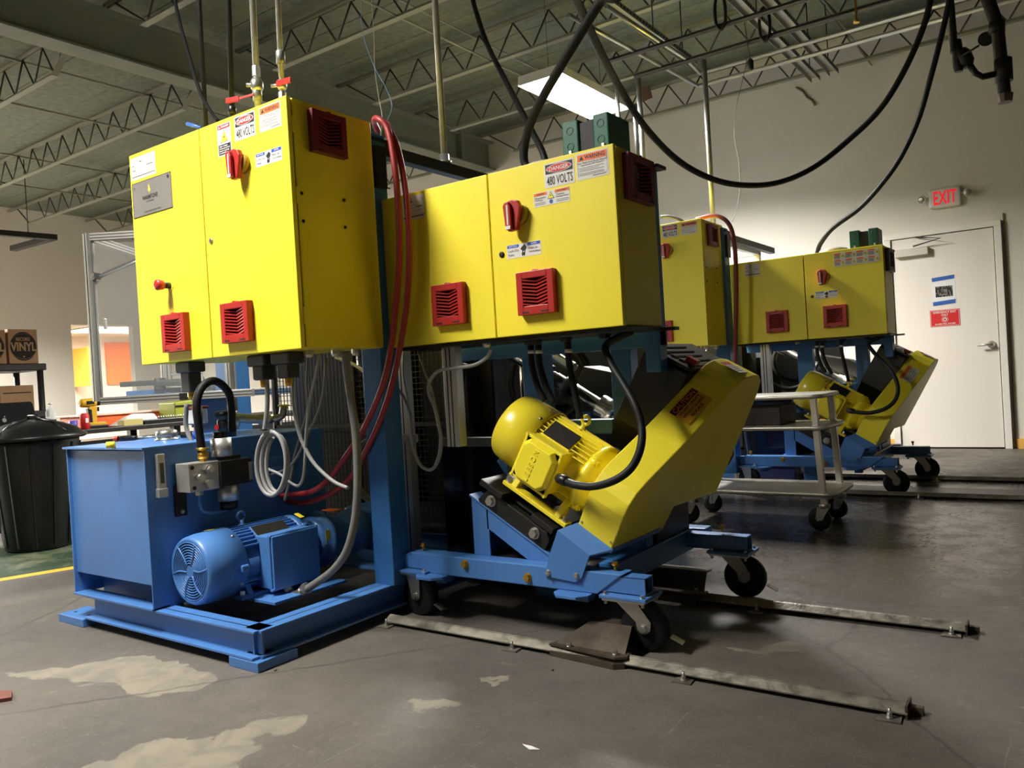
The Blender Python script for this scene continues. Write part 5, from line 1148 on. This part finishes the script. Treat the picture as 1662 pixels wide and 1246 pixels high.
# ------------------------------------------------------------------ press guard, mesh and dark press body between the cabinets
def press(dx, dy, far_):
    w_ = 'distant' if far_ else 'near'
    o = Vector((dx, dy, 0))
    t = Thing('wire_mesh_guard', 'black wire mesh guard below the %s tall cabinet' % w_, 'mesh guard', (-3.2+dx, 2.92+dy, .1))
    x0, x1, z0, z1 = -3.75+dx, -2.46+dx, .25, 1.22; y = 2.92+dy
    t.part('mesh_frame', MB().box(x0, x1, y-.012, y+.012, z0, z0+.02).box(x0, x1, y-.012, y+.012, z1-.02, z1).box(x0, x0+.02, y-.012, y+.012, z0, z1).box(x1-.02, x1, y-.012, y+.012, z0, z1).box(x0, x1, y-.012, y+.012, .74, .76).box(-3.1+dx, -3.08+dx, y-.012, y+.012, z0, z1), BLKM)
    m = MB(); n = int((x1-x0)/.028)
    for i in range(n): m.box(x0+i*.028, x0+i*.028+.0035, y-.002, y+.002, z0, z1)
    for i in range(int((z1-z0)/.028)): m.box(x0, x1, y-.003, y+.001, z0+i*.028, z0+i*.028+.0035)
    t.part('wire_lattice', m, BLKM, kind='stuff')
    t = Thing('record_press', 'dark press body behind the mesh of the %s machine' % w_, 'press', (-3.2+dx, 3.7+dy, 0))
    t.part('press_bed', MB().box(-3.75+dx, -2.55+dx, 3.3+dy, 4.1+dy, .10, .62), BLKM, bevel=.01)
    t.part('press_head', MB().box(-3.7+dx, -2.6+dx, 3.35+dy, 4.05+dy, 1.25, 1.60), BLUD, bevel=.01)
    for cx, cy in ((-3.6, 3.45), (-2.7, 3.45), (-3.6, 3.95), (-2.7, 3.95)): t.part('press_column', MB().cyl((cx+dx, cy+dy, .62), (cx+dx, cy+dy, 1.25), .045, n=18), CHR)
    t.part('platen', MB().box(-3.35+dx, -2.95+dx, 3.5+dy, 3.9+dy, .85, .93).box(-3.3+dx, -3.0+dx, 3.55+dy, 3.85+dy, .62, .85), BLKM, bevel=.005)
    t.part('side_cover', MB().box(-2.98+dx, -2.94+dx, 3.05+dy, 3.3+dy, .3, 1.2).box(-3.75+dx, -3.2+dx, 3.15+dy, 3.25+dy, .25, .70).box(-2.80+dx, -2.5+dx, 3.12+dy, 3.3+dy, .35, 1.1), BLKP)
    t.part('dark_backing', MB().box(-3.95+dx, -3.42+dx, 3.22+dy, 3.24+dy, .15, 1.24), BLKP); t.part('dark_backing', MB().box(-3.38+dx, -2.88+dx, 3.26+dy, 3.28+dy, .15, 1.24), BLKP); t.part('dark_backing', MB().box(-2.85+dx, -2.42+dx, 3.22+dy, 3.24+dy, .15, 1.24), BLKP)  # black backing added to keep the bright wall from showing through the mesh
    t.part('gap_backing', MB().box(-3.13+dx, -1.95+dx, 4.15+dy, 4.20+dy, .45, 1.16), BLKP)  # thin black sheet added to darken the gap in front of the pale wall
    t.part('blue_upright', MB().box(-4.34+dx, -4.14+dx, 2.95+dy, 3.05+dy, .10, 1.45), BLUD, bevel=.004); t.part('base_frame', MB().box(-4.3+dx, -2.5+dx, 3.0+dy, 3.1+dy, .0, .10).box(-4.3+dx, -2.5+dx, 4.0+dy, 4.1+dy, .0, .10), BLUD, bevel=.004)
    t = Thing('hose_drum', 'black ring shaped housing behind the %s wide cabinet' % w_, 'drum', (-2.15+dx, 3.3+dy, .6))
    t.part('drum', MB().lathe((-2.22+dx, 3.55+dy, .95), (.5, -.85, 0), [(0, .17), (.10, .17), (.12, .15)], 32), BLKP)
    t.part('drum_ring', MB().ring((-2.20+dx, 3.40+dy, .92), (.3, -1, 0), .20, .018, 36), BLK)
    t.part('drum_stand', MB().box(-2.30+dx, -2.05+dx, 3.5+dy, 3.7+dy, .0, .82), BLKM)
    t = Thing('aluminium_guard_post', 'slotted aluminium guard posts with dark smoked panel on the %s machine' % w_, 'guard frame', (-2.25+dx, 2.55+dy, 0))
    for (px, py, w2) in ((-2.40, 2.52, .045), (-2.15, 2.53, .07)):
        pst = MB().box(px+dx, px+w2+dx, py+dy, py+.045+dy, 0 if px < -2.3 else .68, 1.12)
        p_ = t.part('post', pst, ALU, bevel=.002)
        s_ = MB()
        for q in range(1, int(w2/.02)): s_.box(px+q*.02-.003+dx, px+q*.02+.003+dx, py-.0006+dy, py+dy, .0 if px < -2.3 else .68, 1.12)
        t.part('post_slot', s_, INK, parent=p_)
    t.part('corner_plate', MB().box(-2.38+dx, -2.30+dx, 2.508+dy, 2.519+dy, .70, .735), SIL, bevel=.001)
    t.part('rail', MB().box(-2.36+dx, -1.96+dx, 2.72+dy, 2.76+dy, .66, .70).box(-1.99+dx, -1.96+dx, 2.72+dy, 2.75+dy, .10, .70).box(-2.0+dx, -1.6+dx, 2.90+dy, 2.94+dy, .20, .24), DGR, bevel=.002)
    t.part('smoked_panel', MB().box(-2.36+dx, -1.99+dx, 2.735+dy, 2.741+dy, .12, .66), SMK)
    t = Thing('dark_bin', 'dark tote under the %s wide cabinet behind the smoked panel' % w_, 'container', (-2.3+dx, 3.0+dy, 0))
    t.part('bin_body', MB().poly(Fr((0, 2.9+dy, 0), (1, 0, 0), (0, 0, 1), (0, 1, 0)), [(-2.40+dx, 0), (-2.05+dx, 0), (-2.0+dx, .42), (-2.45+dx, .42)], 0, .35), mat('dark_blue_plastic', (16, 26, 60), .35), bevel=.01)
    t.part('bin_rim', MB().box(-2.46+dx, -1.99+dx, 2.89+dy, 3.26+dy, .42, .44), BLKP, bevel=.004)
press(0, 0, False); press(.18, 3.5, True)

# ------------------------------------------------------------------ aluminium enclosure at the left
Uv = Vector((.813, .582, 0)); Wv = Vector((-.582, .813, 0)); C0 = Vector((-4.535, 2.32, 0))
def enclosure():
    t = Thing('aluminium_enclosure', 'clear paneled aluminium extrusion enclosure left of the near tall cabinet', 'enclosure', C0)
    def E(u, w_, z): return C0+Uv*u+Wv*w_+Vector((0, 0, z))
    s = .042
    def ext(a, b, nm='extrusion'):
        p_ = t.part(nm, MB().beam(a, b, s, s), ALU, bevel=.0015)
        sl = MB(); d_ = (Vector(b)-Vector(a)).normalized()
        for nrm in ((-Wv), (Uv*-1), Wv, Uv, Vector((0, 0, 1)), Vector((0, 0, -1))):
            if abs(d_.dot(nrm)) > .5: continue
            sd = d_.cross(nrm)
            for q in (-.0085, .0085): sl.fbox(Fr(Vector(a)+nrm*(s/2), d_, sd, nrm), 0, (Vector(b)-Vector(a)).length, q-.0022, q+.0022, 0, .0006)
        t.part('groove', sl, BLKM, parent=p_)
    L_, Dp = 1.0, .9
    ext(E(0, 0, .955), E(0, 0, 1.905)); ext(E(.021, 0, 1.884), E(L_, 0, 1.884)); ext(E(.021, 0, .955), E(.88, 0, .955))
    ext(E(0, .021, 1.884), E(0, Dp, 1.884)); ext(E(0, Dp, .955), E(0, Dp, 1.905)); ext(E(.021, Dp, 1.884), E(L_, Dp, 1.884)); ext(E(0, Dp, .955), E(.9, Dp, .955))
    for u in (.25, .45): ext(E(u, .021, 1.884), E(u, Dp, 1.884), 'roof_bar')
    ext(E(.74, .05, 0), E(.74, .05, 1.86)); ext(E(.74, Dp, 0), E(.74, Dp, 1.86), 'extrusion')
    t.part('clear_panel', MB().fbox(Fr(E(0, 0, 0), Uv, (0, 0, 1), -Wv), .021, .74, .976, 1.863, -.004, .0), PLX)
    t.part('gas_strut', MB().cyl(E(.03, .02, 1.66), E(.42, .1, 1.83), .012), BLKM)
    t.part('strut_rod', MB().cyl(E(.03, -.003, 1.648), E(.42, .08, 1.818), .006), SIL)
    t.part('strut_joint', MB().cyl(E(.03, -.02, 1.655), E(.03, .03, 1.665), .012).box(*[v for p in zip(E(.03, 0, 1.64)-Vector((.02, .02, 0)), E(.03, 0, 1.64)+Vector((.02, .02, .04))) for v in p]), SIL)
    t.part('corner_bracket', MB().fbox(Fr(E(0, 0, 0), Uv, (0, 0, 1), -Wv), .47, .56, .935, .975, .0, .026), BLKM, bevel=.002)
    t.part('door_latch', MB().fbox(Fr(E(0, 0, 0), Uv, (0, 0, 1), -Wv), .065, .08, 1.36, 1.42, .0, .02), ALU, bevel=.003)
    a = t.part('robot_arm', MB().beam(E(.08, .12, 1.045), E(.45, .12, 1.045), .05, .03).beam(E(.30, .12, 1.04), E(.62, .14, 1.02), .07, .03).cyl(E(.30, .12, 1.0), E(.30, .12, 1.07), .035), mat('arm_grey', (86, 86, 84), .45, metal=.4), bevel=.003)
    t.part('arm_bracket', MB().tube([E(.38, .1, 1.04), E(.38, .1, 1.085), E(.56, .1, 1.085), E(.57, .1, 1.03)], .006, 6), SIL, parent=a)
    t.part('arm_block', MB().fbox(Fr(E(0, .1, 0), Uv, (0, 0, 1), -Wv), .36, .62, .985, 1.01, -.05, .05), BLKP, parent=a, bevel=.004)
    t.part('blue_bed', MB().fbox(Fr(E(0, .12, 0), Uv, (0, 0, 1), -Wv), .10, .66, .955, 1.005, -.35, .0).fbox(Fr(E(0, .12, 0), Uv, (0, 0, 1), -Wv), .40, .70, .0, .945, -.35, -.2), BLU, bevel=.006)
enclosure()
t = Thing('aluminium_enclosure', 'aluminium extrusion enclosure corner between the two distant yellow cabinets', 'enclosure', (-2.22, 6.4, 0))
for a, b in (((-2.22, 5.9, 1.9), (-2.22, 6.9, 1.9)), ((-2.22, 6.87, 0), (-2.22, 6.87, 1.9)), ((-2.22, 6.87, 1.9), (-3.2, 6.87, 1.9)), ((-2.9, 6.2, 1.72), (-2.2, 6.85, 1.78)), ((-3.2, 6.87, 0), (-3.2, 6.87, 1.9))):
    t.part('extrusion', MB().beam(a, b, .042, .042), ALU, bevel=.0015)
t.part('clear_panel', MB().box(-3.2, -2.24, 6.86, 6.866, 1.0, 1.88), PLX)
# blue storage bins and a yellow cart seen under the distant machine
t = Thing('yellow_bin_cart', 'yellow framed cart with green and red items under the distant machine', 'cart', (-2.3, 8.3, 0))
t.part('cart_frame', MB().box(-2.50, -2.46, 8.2, 8.24, 0.1, .75).box(-2.50, -2.0, 8.2, 8.24, .30, .36).box(-2.50, -2.0, 8.2, 8.24, .08, .13).box(-2.05, -2.0, 8.2, 8.24, .1, .75).box(-2.5, -2.0, 8.24, 8.6, .30, .33), mat('yellow_plastic', (238, 200, 30), .5), bevel=.004)
t.part('green_box', MB().box(-2.44, -2.1, 8.26, 8.5, .45, .62), mat('green_plastic', (60, 120, 60), .5), bevel=.01); t.part('red_box', MB().box(-2.44, -2.08, 8.25, 8.5, .33, .45), mat('red_box_plastic', (150, 34, 40), .5), bevel=.01)
t.part('wheel', MB().cyl((-2.42, 8.2, .05), (-2.42, 8.24, .05), .05).cyl((-2.1, 8.2, .05), (-2.1, 8.24, .05), .05), BLK)

# ------------------------------------------------------------------ utility cart
def cart():
    t = Thing('utility_cart', 'worn aluminium three shelf utility cart between the two machines', 'cart', (-1.6, 4.8, 0))
    x0, x1, y0, y1 = -2.02, -1.13, 4.56, 5.02
    def shelf(z, inx, nm, m=ALUC):
        a, b, c, d_ = x0+inx, x1-inx, y0+inx*.3, y1-inx*.3; r_ = .05
        pts = []
        for cx, cy, a0 in ((b-r_, c+r_, -90), (b-r_, d_-r_, 0), (a+r_, d_-r_, 90), (a+r_, c+r_, 180)):
            for k_ in range(5): an = R(a0+k_*22.5); pts.append((cx+r_*math.cos(an), cy+r_*math.sin(an)))
        t.part(nm, MB().poly(W0, pts, z-.004, z), m)
        t.part('shelf_rim', MB().tube([(p[0], p[1], z-.012) for p in pts], .014, 6, True), m)
        return pts
    shelf(.215, 0, 'bottom_shelf'); shelf(.585, .03, 'middle_shelf')
    top = shelf(.76, .05, 'top_tray')
    for x, xt in ((x0+.06, x0+.12), (x1-.06, x1-.09)):
        for y in (y0+.03, y1-.05):
            t.part('leg', MB().beam((x, y, .13), (xt, y, .76), .034, .034), ALUC, bevel=.003)
            cs = t.part('caster', MB().cyl((x, y, .125), (x, y, .15), .03).beam((x-.03, y, .13), (x-.045, y, .065), .004, .05).box(x-.035, x-.025, y-.03, y+.03, .06, .13), SIL)
            t.part('wheel', MB().lathe((x-.03, y-.02, .0625), (0, 1, 0), [(0, .03), (.004, .056), (.012, .0625), (.028, .0625), (.036, .056), (.04, .03)], 28), BLK, parent=cs)
            t.part('fork', MB().poly(Fr((x, y-.024, 0), (1, 0, 0), (0, 0, 1), (0, -1, 0)), [(-.03, .13), (.03, .13), (-.01, .06), (-.04, .055)], 0, .003), SIL, parent=cs)
    return t
cart()
cb = Thing('cart_load', 'dark box lying on the middle shelf of the utility cart', 'box', (-1.7, 4.8, .586))
cb.part('box', MB().box(-1.92, -1.42, 4.64, 4.95, .586, .70), mat('dark_brown_box', (40, 26, 26), .6), bevel=.006)

# ------------------------------------------------------------------ floor rails and ramps
def rail(x0, x1, y, label, anchors, stop=True):
    t = Thing('floor_rail', label, 'rail', ((x0+x1)/2, y, 0))
    m = MB().poly(Fr((x0, y, 0), (0, 1, 0), (0, 0, 1), (1, 0, 0)), [(-.036, .013), (-.036, .017), (-.010, .033), (-.002, .036), (.004, .033), (.034, .010), (.036, .0), (.030, .0), (.002, .026), (-.010, .026)], 0, x1-x0)
    t.part('rail_angle', m, RAILM)
    for x in anchors:
        a = t.part('anchor_plate', MB().poly(W0, [(x-.03, y-.075), (x+.03, y-.07), (x+.025, y-.02), (x-.025, y-.025)], 0, .005), RAILM)
        t.part('anchor_bolt', MB().cyl((x, y-.048, .005), (x, y-.048, .030), .004, n=8).hexbolt((x, y-.048, .005), (0, 0, 1), .0075, .012), SIL, parent=a)
    if stop:
        a = t.part('end_stop', MB().box(x1-.006, x1, y-.034, y+.036, 0, .036).box(x1, x1+.03, y+.01, y+.03, 0, .02), RUST)
    return t
rail(-2.29, -.405, 2.285, 'nearest worn steel floor rail running right from under the trolley', (-2.27, -1.66, -1.02, -.445))
rail(-2.1, -.345, 3.05, 'second steel floor rail, behind the near trolley wheels', (-1.05, -.39), )
rail(-2.1, 4.0, 5.84, 'third steel floor rail, under the distant trolley front wheels', (-1.5, -.9, -.3), False)
rail(-2.1, 4.0, 6.66, 'farthest steel floor rail in front of the exit door', (-.9, -.3), False)
single('floor_strip', MB().box(-1.9, 4.0, 6.0, 6.28, 0, .004), mat('dark_floor_plate', (52, 48, 44), .4, metal=.3), 'dark steel plate strip on the floor between the distant rails', 'plate', (1, 6.1, 0))
def ramp(x0, x1, y, label):
    t = Thing('wheel_ramp', label, 'ramp', ((x0+x1)/2, y, 0))
    f_ = Fr((x0, y, 0), (1, 0, 0), (0, 1, 0), (0, 0, 1)); w_ = x1-x0
    vs = [(x0, y-.09, .036), (x1, y-.09, .036), (x1-.035, y+.035, .088), (x0+.07, y+.035, .088), (x1-.035, y+.09, .088), (x0+.07, y+.09, .088)]
    vs2 = [(a, b, c-.006) for a, b, c in vs]
    t.part('ramp_plate', MB().add(vs+vs2, [(0, 1, 2, 3), (3, 2, 4, 5), (6, 9, 8, 7), (9, 11, 10, 8), (0, 6, 7, 1), (1, 7, 8, 2), (2, 8, 10, 4), (4, 10, 11, 5), (5, 11, 9, 3), (3, 9, 6, 0)]), RUST)
    fl = t.part('ramp_flange', MB().poly(W0, [(x0-.02, y-.10), (x1-.02, y-.125), (x1+.015, y-.105), (x1+.01, y-.07), (x0, y-.06)], .030, .037), RUST)
    t.part('ramp_shim', MB().poly(W0, [(x0-.01, y-.115), (x1-.02, y-.135), (x1+.01, y-.115), (x1+.01, y-.08), (x0, y-.075)], .0, .018), RUST)
    bb = MB()
    for x in (x0+.06, x1-.03): bb.hexbolt((x, y-.098, .037), (0, 0, 1), .008, .014)
    t.part('ramp_bolt', bb, SIL, parent=fl)
ramp(-1.50, -1.235, 2.36, 'bent steel wheel chock plate on the nearest floor rail')
ramp(-1.72, -1.28, 3.14, 'bent steel wheel chock plate on the second floor rail')
single('floor_grate_piece', MB().poly(W0, [tuple(at(x, y, 'Z', 0))[:2] for x, y in ((-12, 1126), (20, 1126), (19, 1137), (-12, 1142))], 0, .012), mat('rusty_plate', (110, 56, 40), .7, bump=.3), 'small rusty plate on the floor at the lower left edge', 'plate', at(5, 1130, 'Z', 0))
single('paper_scrap', MB().poly(W0, [tuple(at(x, y, 'Z', 0))[:2] for x, y in ((848, 1208), (862, 1211), (876, 1217), (860, 1217))], .0005, .002), PAPER, 'tiny white scrap on the floor at the bottom', 'scrap', at(860, 1212, 'Z', 0))
for x, y, l in ((896, 1088, 'small dark pebble on the floor near the wheel chock'), (447, 1088, 'small dark crumb on the floor by the skid foot')):
    p = at(x, y, 'Z', 0); single('pebble', MB().lathe(p, (0, 0, 1), [(0, .005), (.003, .006), (.005, .003)], 7), RUST, l, 'debris', p)

# ------------------------------------------------------------------ left background
def bin_():
    c = Vector((-5.76, 2.50, 0)); t = Thing('trash_can', 'black plastic trash can with domed lid at the left edge', 'trash can', c)
    prof_ = [(0, .19), (.01, .205), (.70, .27), (.735, .272)]
    t.part('can_body', MB().lathe(c, (0, 0, 1), prof_, 36), BLKP)
    rb = MB()
    for i in range(12):
        a = 2*PI*i/12; d_ = Vector((math.cos(a), math.sin(a), 0)); rb.beam(c+d_*.205+Vector((0, 0, .03)), c+d_*.268+Vector((0, 0, .70)), .02, .012)
    t.part('can_rib', rb, BLKP)
    l = t.part('lid', MB().lathe(c, (0, 0, 1), [(.725, .30), (.735, .32), (.75, .32), (.765, .285), (.80, .255), (.835, .17), (.855, .08), (.86, .02)], 40), BLKP)
    lr = MB()
    for a0 in (.3, 1.9, 3.5, 5.1):
        d_ = Vector((math.cos(a0), math.sin(a0), 0)); lr.tube([c+d_*.05+Vector((0, 0, .862)), c+d_*.17+Vector((0, 0, .842)), c+d_*.28+Vector((0, 0, .775))], .008, 6)
    t.part('lid_rib', lr, BLKP, parent=l)
    t.part('lid_handle', MB().tube([c+Vector((-.07, 0, .85)), c+Vector((-.06, 0, .885)), c+Vector((.06, 0, .885)), c+Vector((.07, 0, .85))], .009, 8), BLKP, parent=l)
bin_()
bx = -6.12
wb = Thing('workbench', 'long black workbench behind the blue tank', 'workbench', (-6.5, 3.6, 0))
wb.part('bench_top', MB().box(-6.95, bx, 2.1, 5.4, .715, .75), mat('bench_black', (26, 24, 23), .45, var=.1), bevel=.004)
for y in (2.2, 3.8, 5.3):
    for x in (-6.88, bx-.08): wb.part('leg', MB().box(x-.03, x+.03, y-.03, y+.03, 0, .715), BLKM)
wb.part('back_panel', MB().box(bx-.06, bx-.04, 2.15, 5.35, .08, .66), BLKP)
def B_(px, py, x=-6.25): return at(px, py, 'X', x)
c = Vector((-6.22, 3.07, .75))
t = Thing('drink_can', 'red drink can at the left end of the workbench', 'can', c)
t.part('can_body', MB().lathe(c, (0, 0, 1), [(0, .026), (.005, .033), (.108, .033), (.118, .027), (.122, .027)], 24), REDP); t.part('can_print', MB().fbox(Fr(c+Vector((.0335, 0, 0)), (0, 1, 0), (0, 0, 1), (1, 0, 0)), -.01, .012, .05, .085, 0, .0005), WHT); t.part('can_top', MB().lathe(c+Vector((0, 0, .1222)), (0, 0, 1), [(0, .026), (.002, .024)], 24), SIL)
c = Vector((-6.38, 3.06, .75)); single('blue_cup', MB().lathe(c, (0, 0, 1), [(0, .028), (.07, .032)], 16), mat('violet_plastic', (90, 80, 180), .5), 'small violet cup behind the red can', 'cup', c)
# drill: side-on, pointing along +Y
c = Vector((-6.35, 3.20, .75)); fd_ = Fr(c, (0, 1, 0), (0, 0, 1), (1, 0, 0))
t = Thing('cordless_drill', 'yellow and black cordless drill standing on the workbench', 'drill', c)
t.part('motor_housing', MB().lathe(fd_.p(-.10, .20, 0), (0, 1, 0), [(0, .020), (.015, .034), (.10, .036), (.125, .030)], 20), TOOL, bevel=.002)
t.part('side_badge', MB().fbox(fd_, -.06, .0, .19, .215, .034, .0365), BLKP)
t.part('grip', MB().poly(fd_, [(-.035, .175), (.03, .175), (.02, .03), (-.03, .03)], -.02, .02), TOOL, bevel=.006)
t.part('grip_rubber', MB().poly(fd_, [(-.045, .16), (-.015, .15), (-.012, .05), (.01, .03), (-.035, .03)], -.022, .022), BLKP, bevel=.005)
t.part('trigger', MB().fbox(fd_, .028, .05, .13, .165, -.01, .01), BLKP, bevel=.003)
t.part('chuck', MB().lathe(fd_.p(.025, .20, 0), (0, 1, 0), [(0, .028), (.05, .024), (.06, .010)], 16), BLKP)
t.part('battery', MB().fbox(fd_, -.045, .10, .0, .022, -.036, .036), BLKP, bevel=.004); t.part('battery_top', MB().fbox(fd_, -.04, .085, .022, .045, -.034, .034), TOOL, bevel=.004)
c = Vector((-6.75, 3.55, .75))
t = Thing('orange_tray', 'orange plastic tray on the workbench behind the drill', 'tray', c)
t.part('tray_body', MB().box(-6.90, -6.55, 3.20, 3.95, .75, .84), ORP, bevel=.01); t.part('tray_rim', MB().box(-6.92, -6.53, 3.18, 3.97, .84, .855), mat('pale_orange', (250, 200, 180), .5), bevel=.004)
pp = MB()
P0 = [(-.0, 0), (.16, .075), (.24, .078), (.27, .04), (.25, .0)]
single('curled_paper', MB().poly(Fr((-6.35, 3.40, .752), (0, 1, 0), (0, 0, 1), (1, 0, 0)), [(0, 0), (.04, .02), (.12, .06), (.20, .085), (.26, .08), (.29, .045), (.29, .0)], -.15, .08), PAPER, 'curled white papers lying on the workbench', 'paper', (-6.35, 3.5, .752))
t = Thing('tan_box', 'small tan box in front of the papers on the workbench', 'box', (-6.2, 3.42, .75)); t.part('box', MB().box(-6.26, -6.16, 3.34, 3.50, .75, .80), mat('tan_card', (190, 176, 110), .6), bevel=.003)
t = Thing('tool_rack', 'black tool case with a row of bits on the workbench', 'tool case', (-6.2, 3.75, .75)); t.part('case_body', MB().box(-6.30, -6.15, 3.51, 4.1, .75, .785), BLKP, bevel=.004)
bt = MB()
for i in range(16): bt.cyl((-6.2, 3.66+i*.022, .785), (-6.2, 3.66+i*.022, .81), .005, n=6)
t.part('drill_bit', bt, SIL)
t = Thing('lime_case', 'lime green plastic case on the workbench behind the tank', 'case', (-6.2, 4.0, .75)); t.part('case_body', MB().poly(Fr((-6.25, 0, .75), (0, 1, 0), (0, 0, 1), (1, 0, 0)), [(3.84, 0), (4.5, 0), (4.5, .17), (4.1, .18), (3.84, .16)], -.25, 0), LIME, bevel=.008); t.part('case_trim', MB().box(-6.248, -6.244, 3.84, 4.5, .87, .885), BLKP)
t = Thing('laptop', 'open black laptop seen from behind at the left edge', 'laptop', (-6.3, 2.45, .75))
t.part('laptop_lid', MB().poly(Fr((-6.22, 0, .75), (0, 1, 0), (-.2, 0, 1), (1, 0, 0)), [(2.28, 0.012), (2.74, 0.012), (2.725, .225), (2.71, .24), (2.28, .24)], -.008, 0), mat('laptop_black', (9, 9, 10), .75, spec=.15), bevel=.002)
lf = Fr((-6.218, 0, .75), (0, 1, 0), (-.2, 0, 1), (1, 0, 0))
t.part('lid_emblem', MB().ell(lf, 2.52, .115, .014, .016, 0, .001, 16).ell(lf, 2.524, .14, .004, .007, 0, .001, 10), mat('grey_emblem', (120, 120, 120), .4))
t.part('laptop_base', MB().box(-6.55, -6.235, 2.28, 2.74, .75, .765), BLKP, bevel=.003)
c = Vector((-6.45, 2.93, .75))
t = Thing('water_bottle', 'clear water bottle with black label on the workbench', 'bottle', c)
t.part('bottle_body', MB().lathe(c, (0, 0, 1), [(0, .032), (.01, .035), (.10, .035), (.15, .034), (.175, .022), (.19, .012), (.205, .012)], 24), WAT); t.part('bottle_label', MB().lathe(c+Vector((0, 0, .055)), (0, 0, 1), [(0, .036), (.035, .036)], 24), BLKP); t.part('bottle_cap', MB().lathe(c+Vector((0, 0, .205)), (0, 0, 1), [(0, .014), (.015, .014)], 16), WHT2)
# shelving with cartons
sx = -9.2
t = Thing('storage_shelf', 'dark plastic storage shelf stacked with cartons at the far left', 'shelf', (-9.5, 3.5, 0))
for y in (2.6, 4.11):
    for x in (sx-.03, sx-.60): t.part('upright', MB().cyl((x, y, 0), (x, y, 1.39), .032, n=12), mat('shelf_plastic', (44, 40, 40), .5))
for z in (1.39, .88, .4): t.part('shelf_board', MB().box(sx-.66, sx+.02, 2.55, 4.16, z-.055, z+.02), MATS['shelf_plastic'], bevel=.01)
def carton(y0, y1, z0, z1, label, art, x=-9.2):
    c = Vector((x-.2, (y0+y1)/2, z0)); t = Thing('carton', label, 'box', c)
    t.part('carton_body', MB().box(x-.40, x, y0, y1, z0, z1), CARD, bevel=.004)
    f_ = Fr((x+.001, y0, z0), (0, 1, 0), (0, 0, 1), (1, 0, 0)); w_, h_ = y1-y0, z1-z0
    if art:
        a = t.part('round_print', MB().ell(f_, w_*.5, h_*.5, w_*.45, h_*.42, 0, .0006, 40), CINK)
        t.part('lettering', MB().txt(f_, 'VINYL', w_*.06, w_*.94, h_*.36, h_*.62, .0012, .03).txt(f_, 'RECORD', w_*.26, w_*.74, h_*.66, h_*.76, .0012, .02).poly(f_, [(w_*.46, h_*.22), (w_*.5, h_*.16), (w_*.54, h_*.22)], .001, .0014), CARD, parent=a)
        t.part('ring_print', MB().ring(f_.p(w_*.5, h_*.5, .001), (1, 0, 0), h_*.37, .0012, 40), CARD, parent=a)
    else:
        t.part('stripe_print', MB().fbox(f_, w_*.08, w_*.92, h_*.70, h_*.74, 0, .0006).fbox(f_, w_*.7, w_*.9, h_*.2, h_*.35, 0, .0006), CINK)
    t.part('tape', MB().box(x-.40, x, (y0+y1)/2-.02, (y0+y1)/2+.02, z1, z1+.001), mat('carton_tape', (196, 166, 130), .4))
carton(3.80, 4.09, 1.412, 1.78, 'carton printed VINYL in a dark circle at the right end of the top shelf', True)
carton(3.48, 3.775, 1.412, 1.77, 'carton printed VINYL in a dark circle cut by the left picture edge', True)
carton(3.69, 4.02, .90, 1.18, 'plain carton with a dark stripe on the second shelf', False)
carton(3.35, 3.68, .90, 1.18, 'plain carton on the second shelf at the left picture edge', False)
# things beyond the side room doorway
q0, q1 = at(172, 556, 'X', -21.4), at(213, 622, 'X', -21.4)
single('orange_wall_panel', MB().box(-21.5, -21.4, q0.y, q1.y+.3, q1.z, q0.z), ORW, 'orange wall panel seen through the side doorway', 'panel', (-21.4, q0.y, q1.z))
p0, p1 = at(142, 563, 'X', -20.5), at(158, 625, 'X', -20.5)
single('amber_wall_panel', MB().box(-21.5, -20.5, p0.y, p1.y, p1.z, p0.z), YLW, 'amber panel left of the orange panel in the side room', 'panel', (-20.5, p0.y, p1.z))
l0, l1 = at(128, 541, 'X', -19.2), at(211, 538, 'X', -19.2)
t = Thing('side_room_lamp', 'bright flat ceiling lamp seen through the side doorway', 'ceiling light', (-19.0, (l0.y+l1.y)/2, 2.66)); t.part('lens', MB().box(-19.7, -18.4, l0.y, l1.y+.3, 2.66, 2.69), SRL); t.part('lamp_frame', MB().box(-19.75, -18.35, l0.y-.03, l1.y+.33, 2.69, 2.72), WHT2)

# ------------------------------------------------------------------ the distant machine repeats the near one
for o, l in FAR:
    c = copy_tree(o, OFF, l)
    if o.name == 'belt_guard':
        for k_ in kids(c):
            if k_.name.startswith('caution_label'):
                k_['label'] = 'small white and orange hazard label'
                k_.scale = (1, 1, 1)
                for q, m_ in [(k_, WHT)]+[(q, ORG if q.name.startswith('label_header') else INKG) for q in kids(k_)]:
                    q.material_slots[0].link = 'OBJECT'; q.material_slots[0].material = m_
                for q in kids(k_):
                    if q.name.startswith('header_lettering'): bpy.data.objects.remove(q)

# look-alike things share a group
import re as _re
GR = {}
for o in bpy.data.objects:
    if o.parent is None and o.get('label'): GR.setdefault(_re.sub(r'\.\d+$', '', o.name), []).append(o)
for n_, L_ in GR.items():
    if len(L_) > 1:
        for o in L_: o['group'] = n_.replace('_', ' ') + 's in the hall'
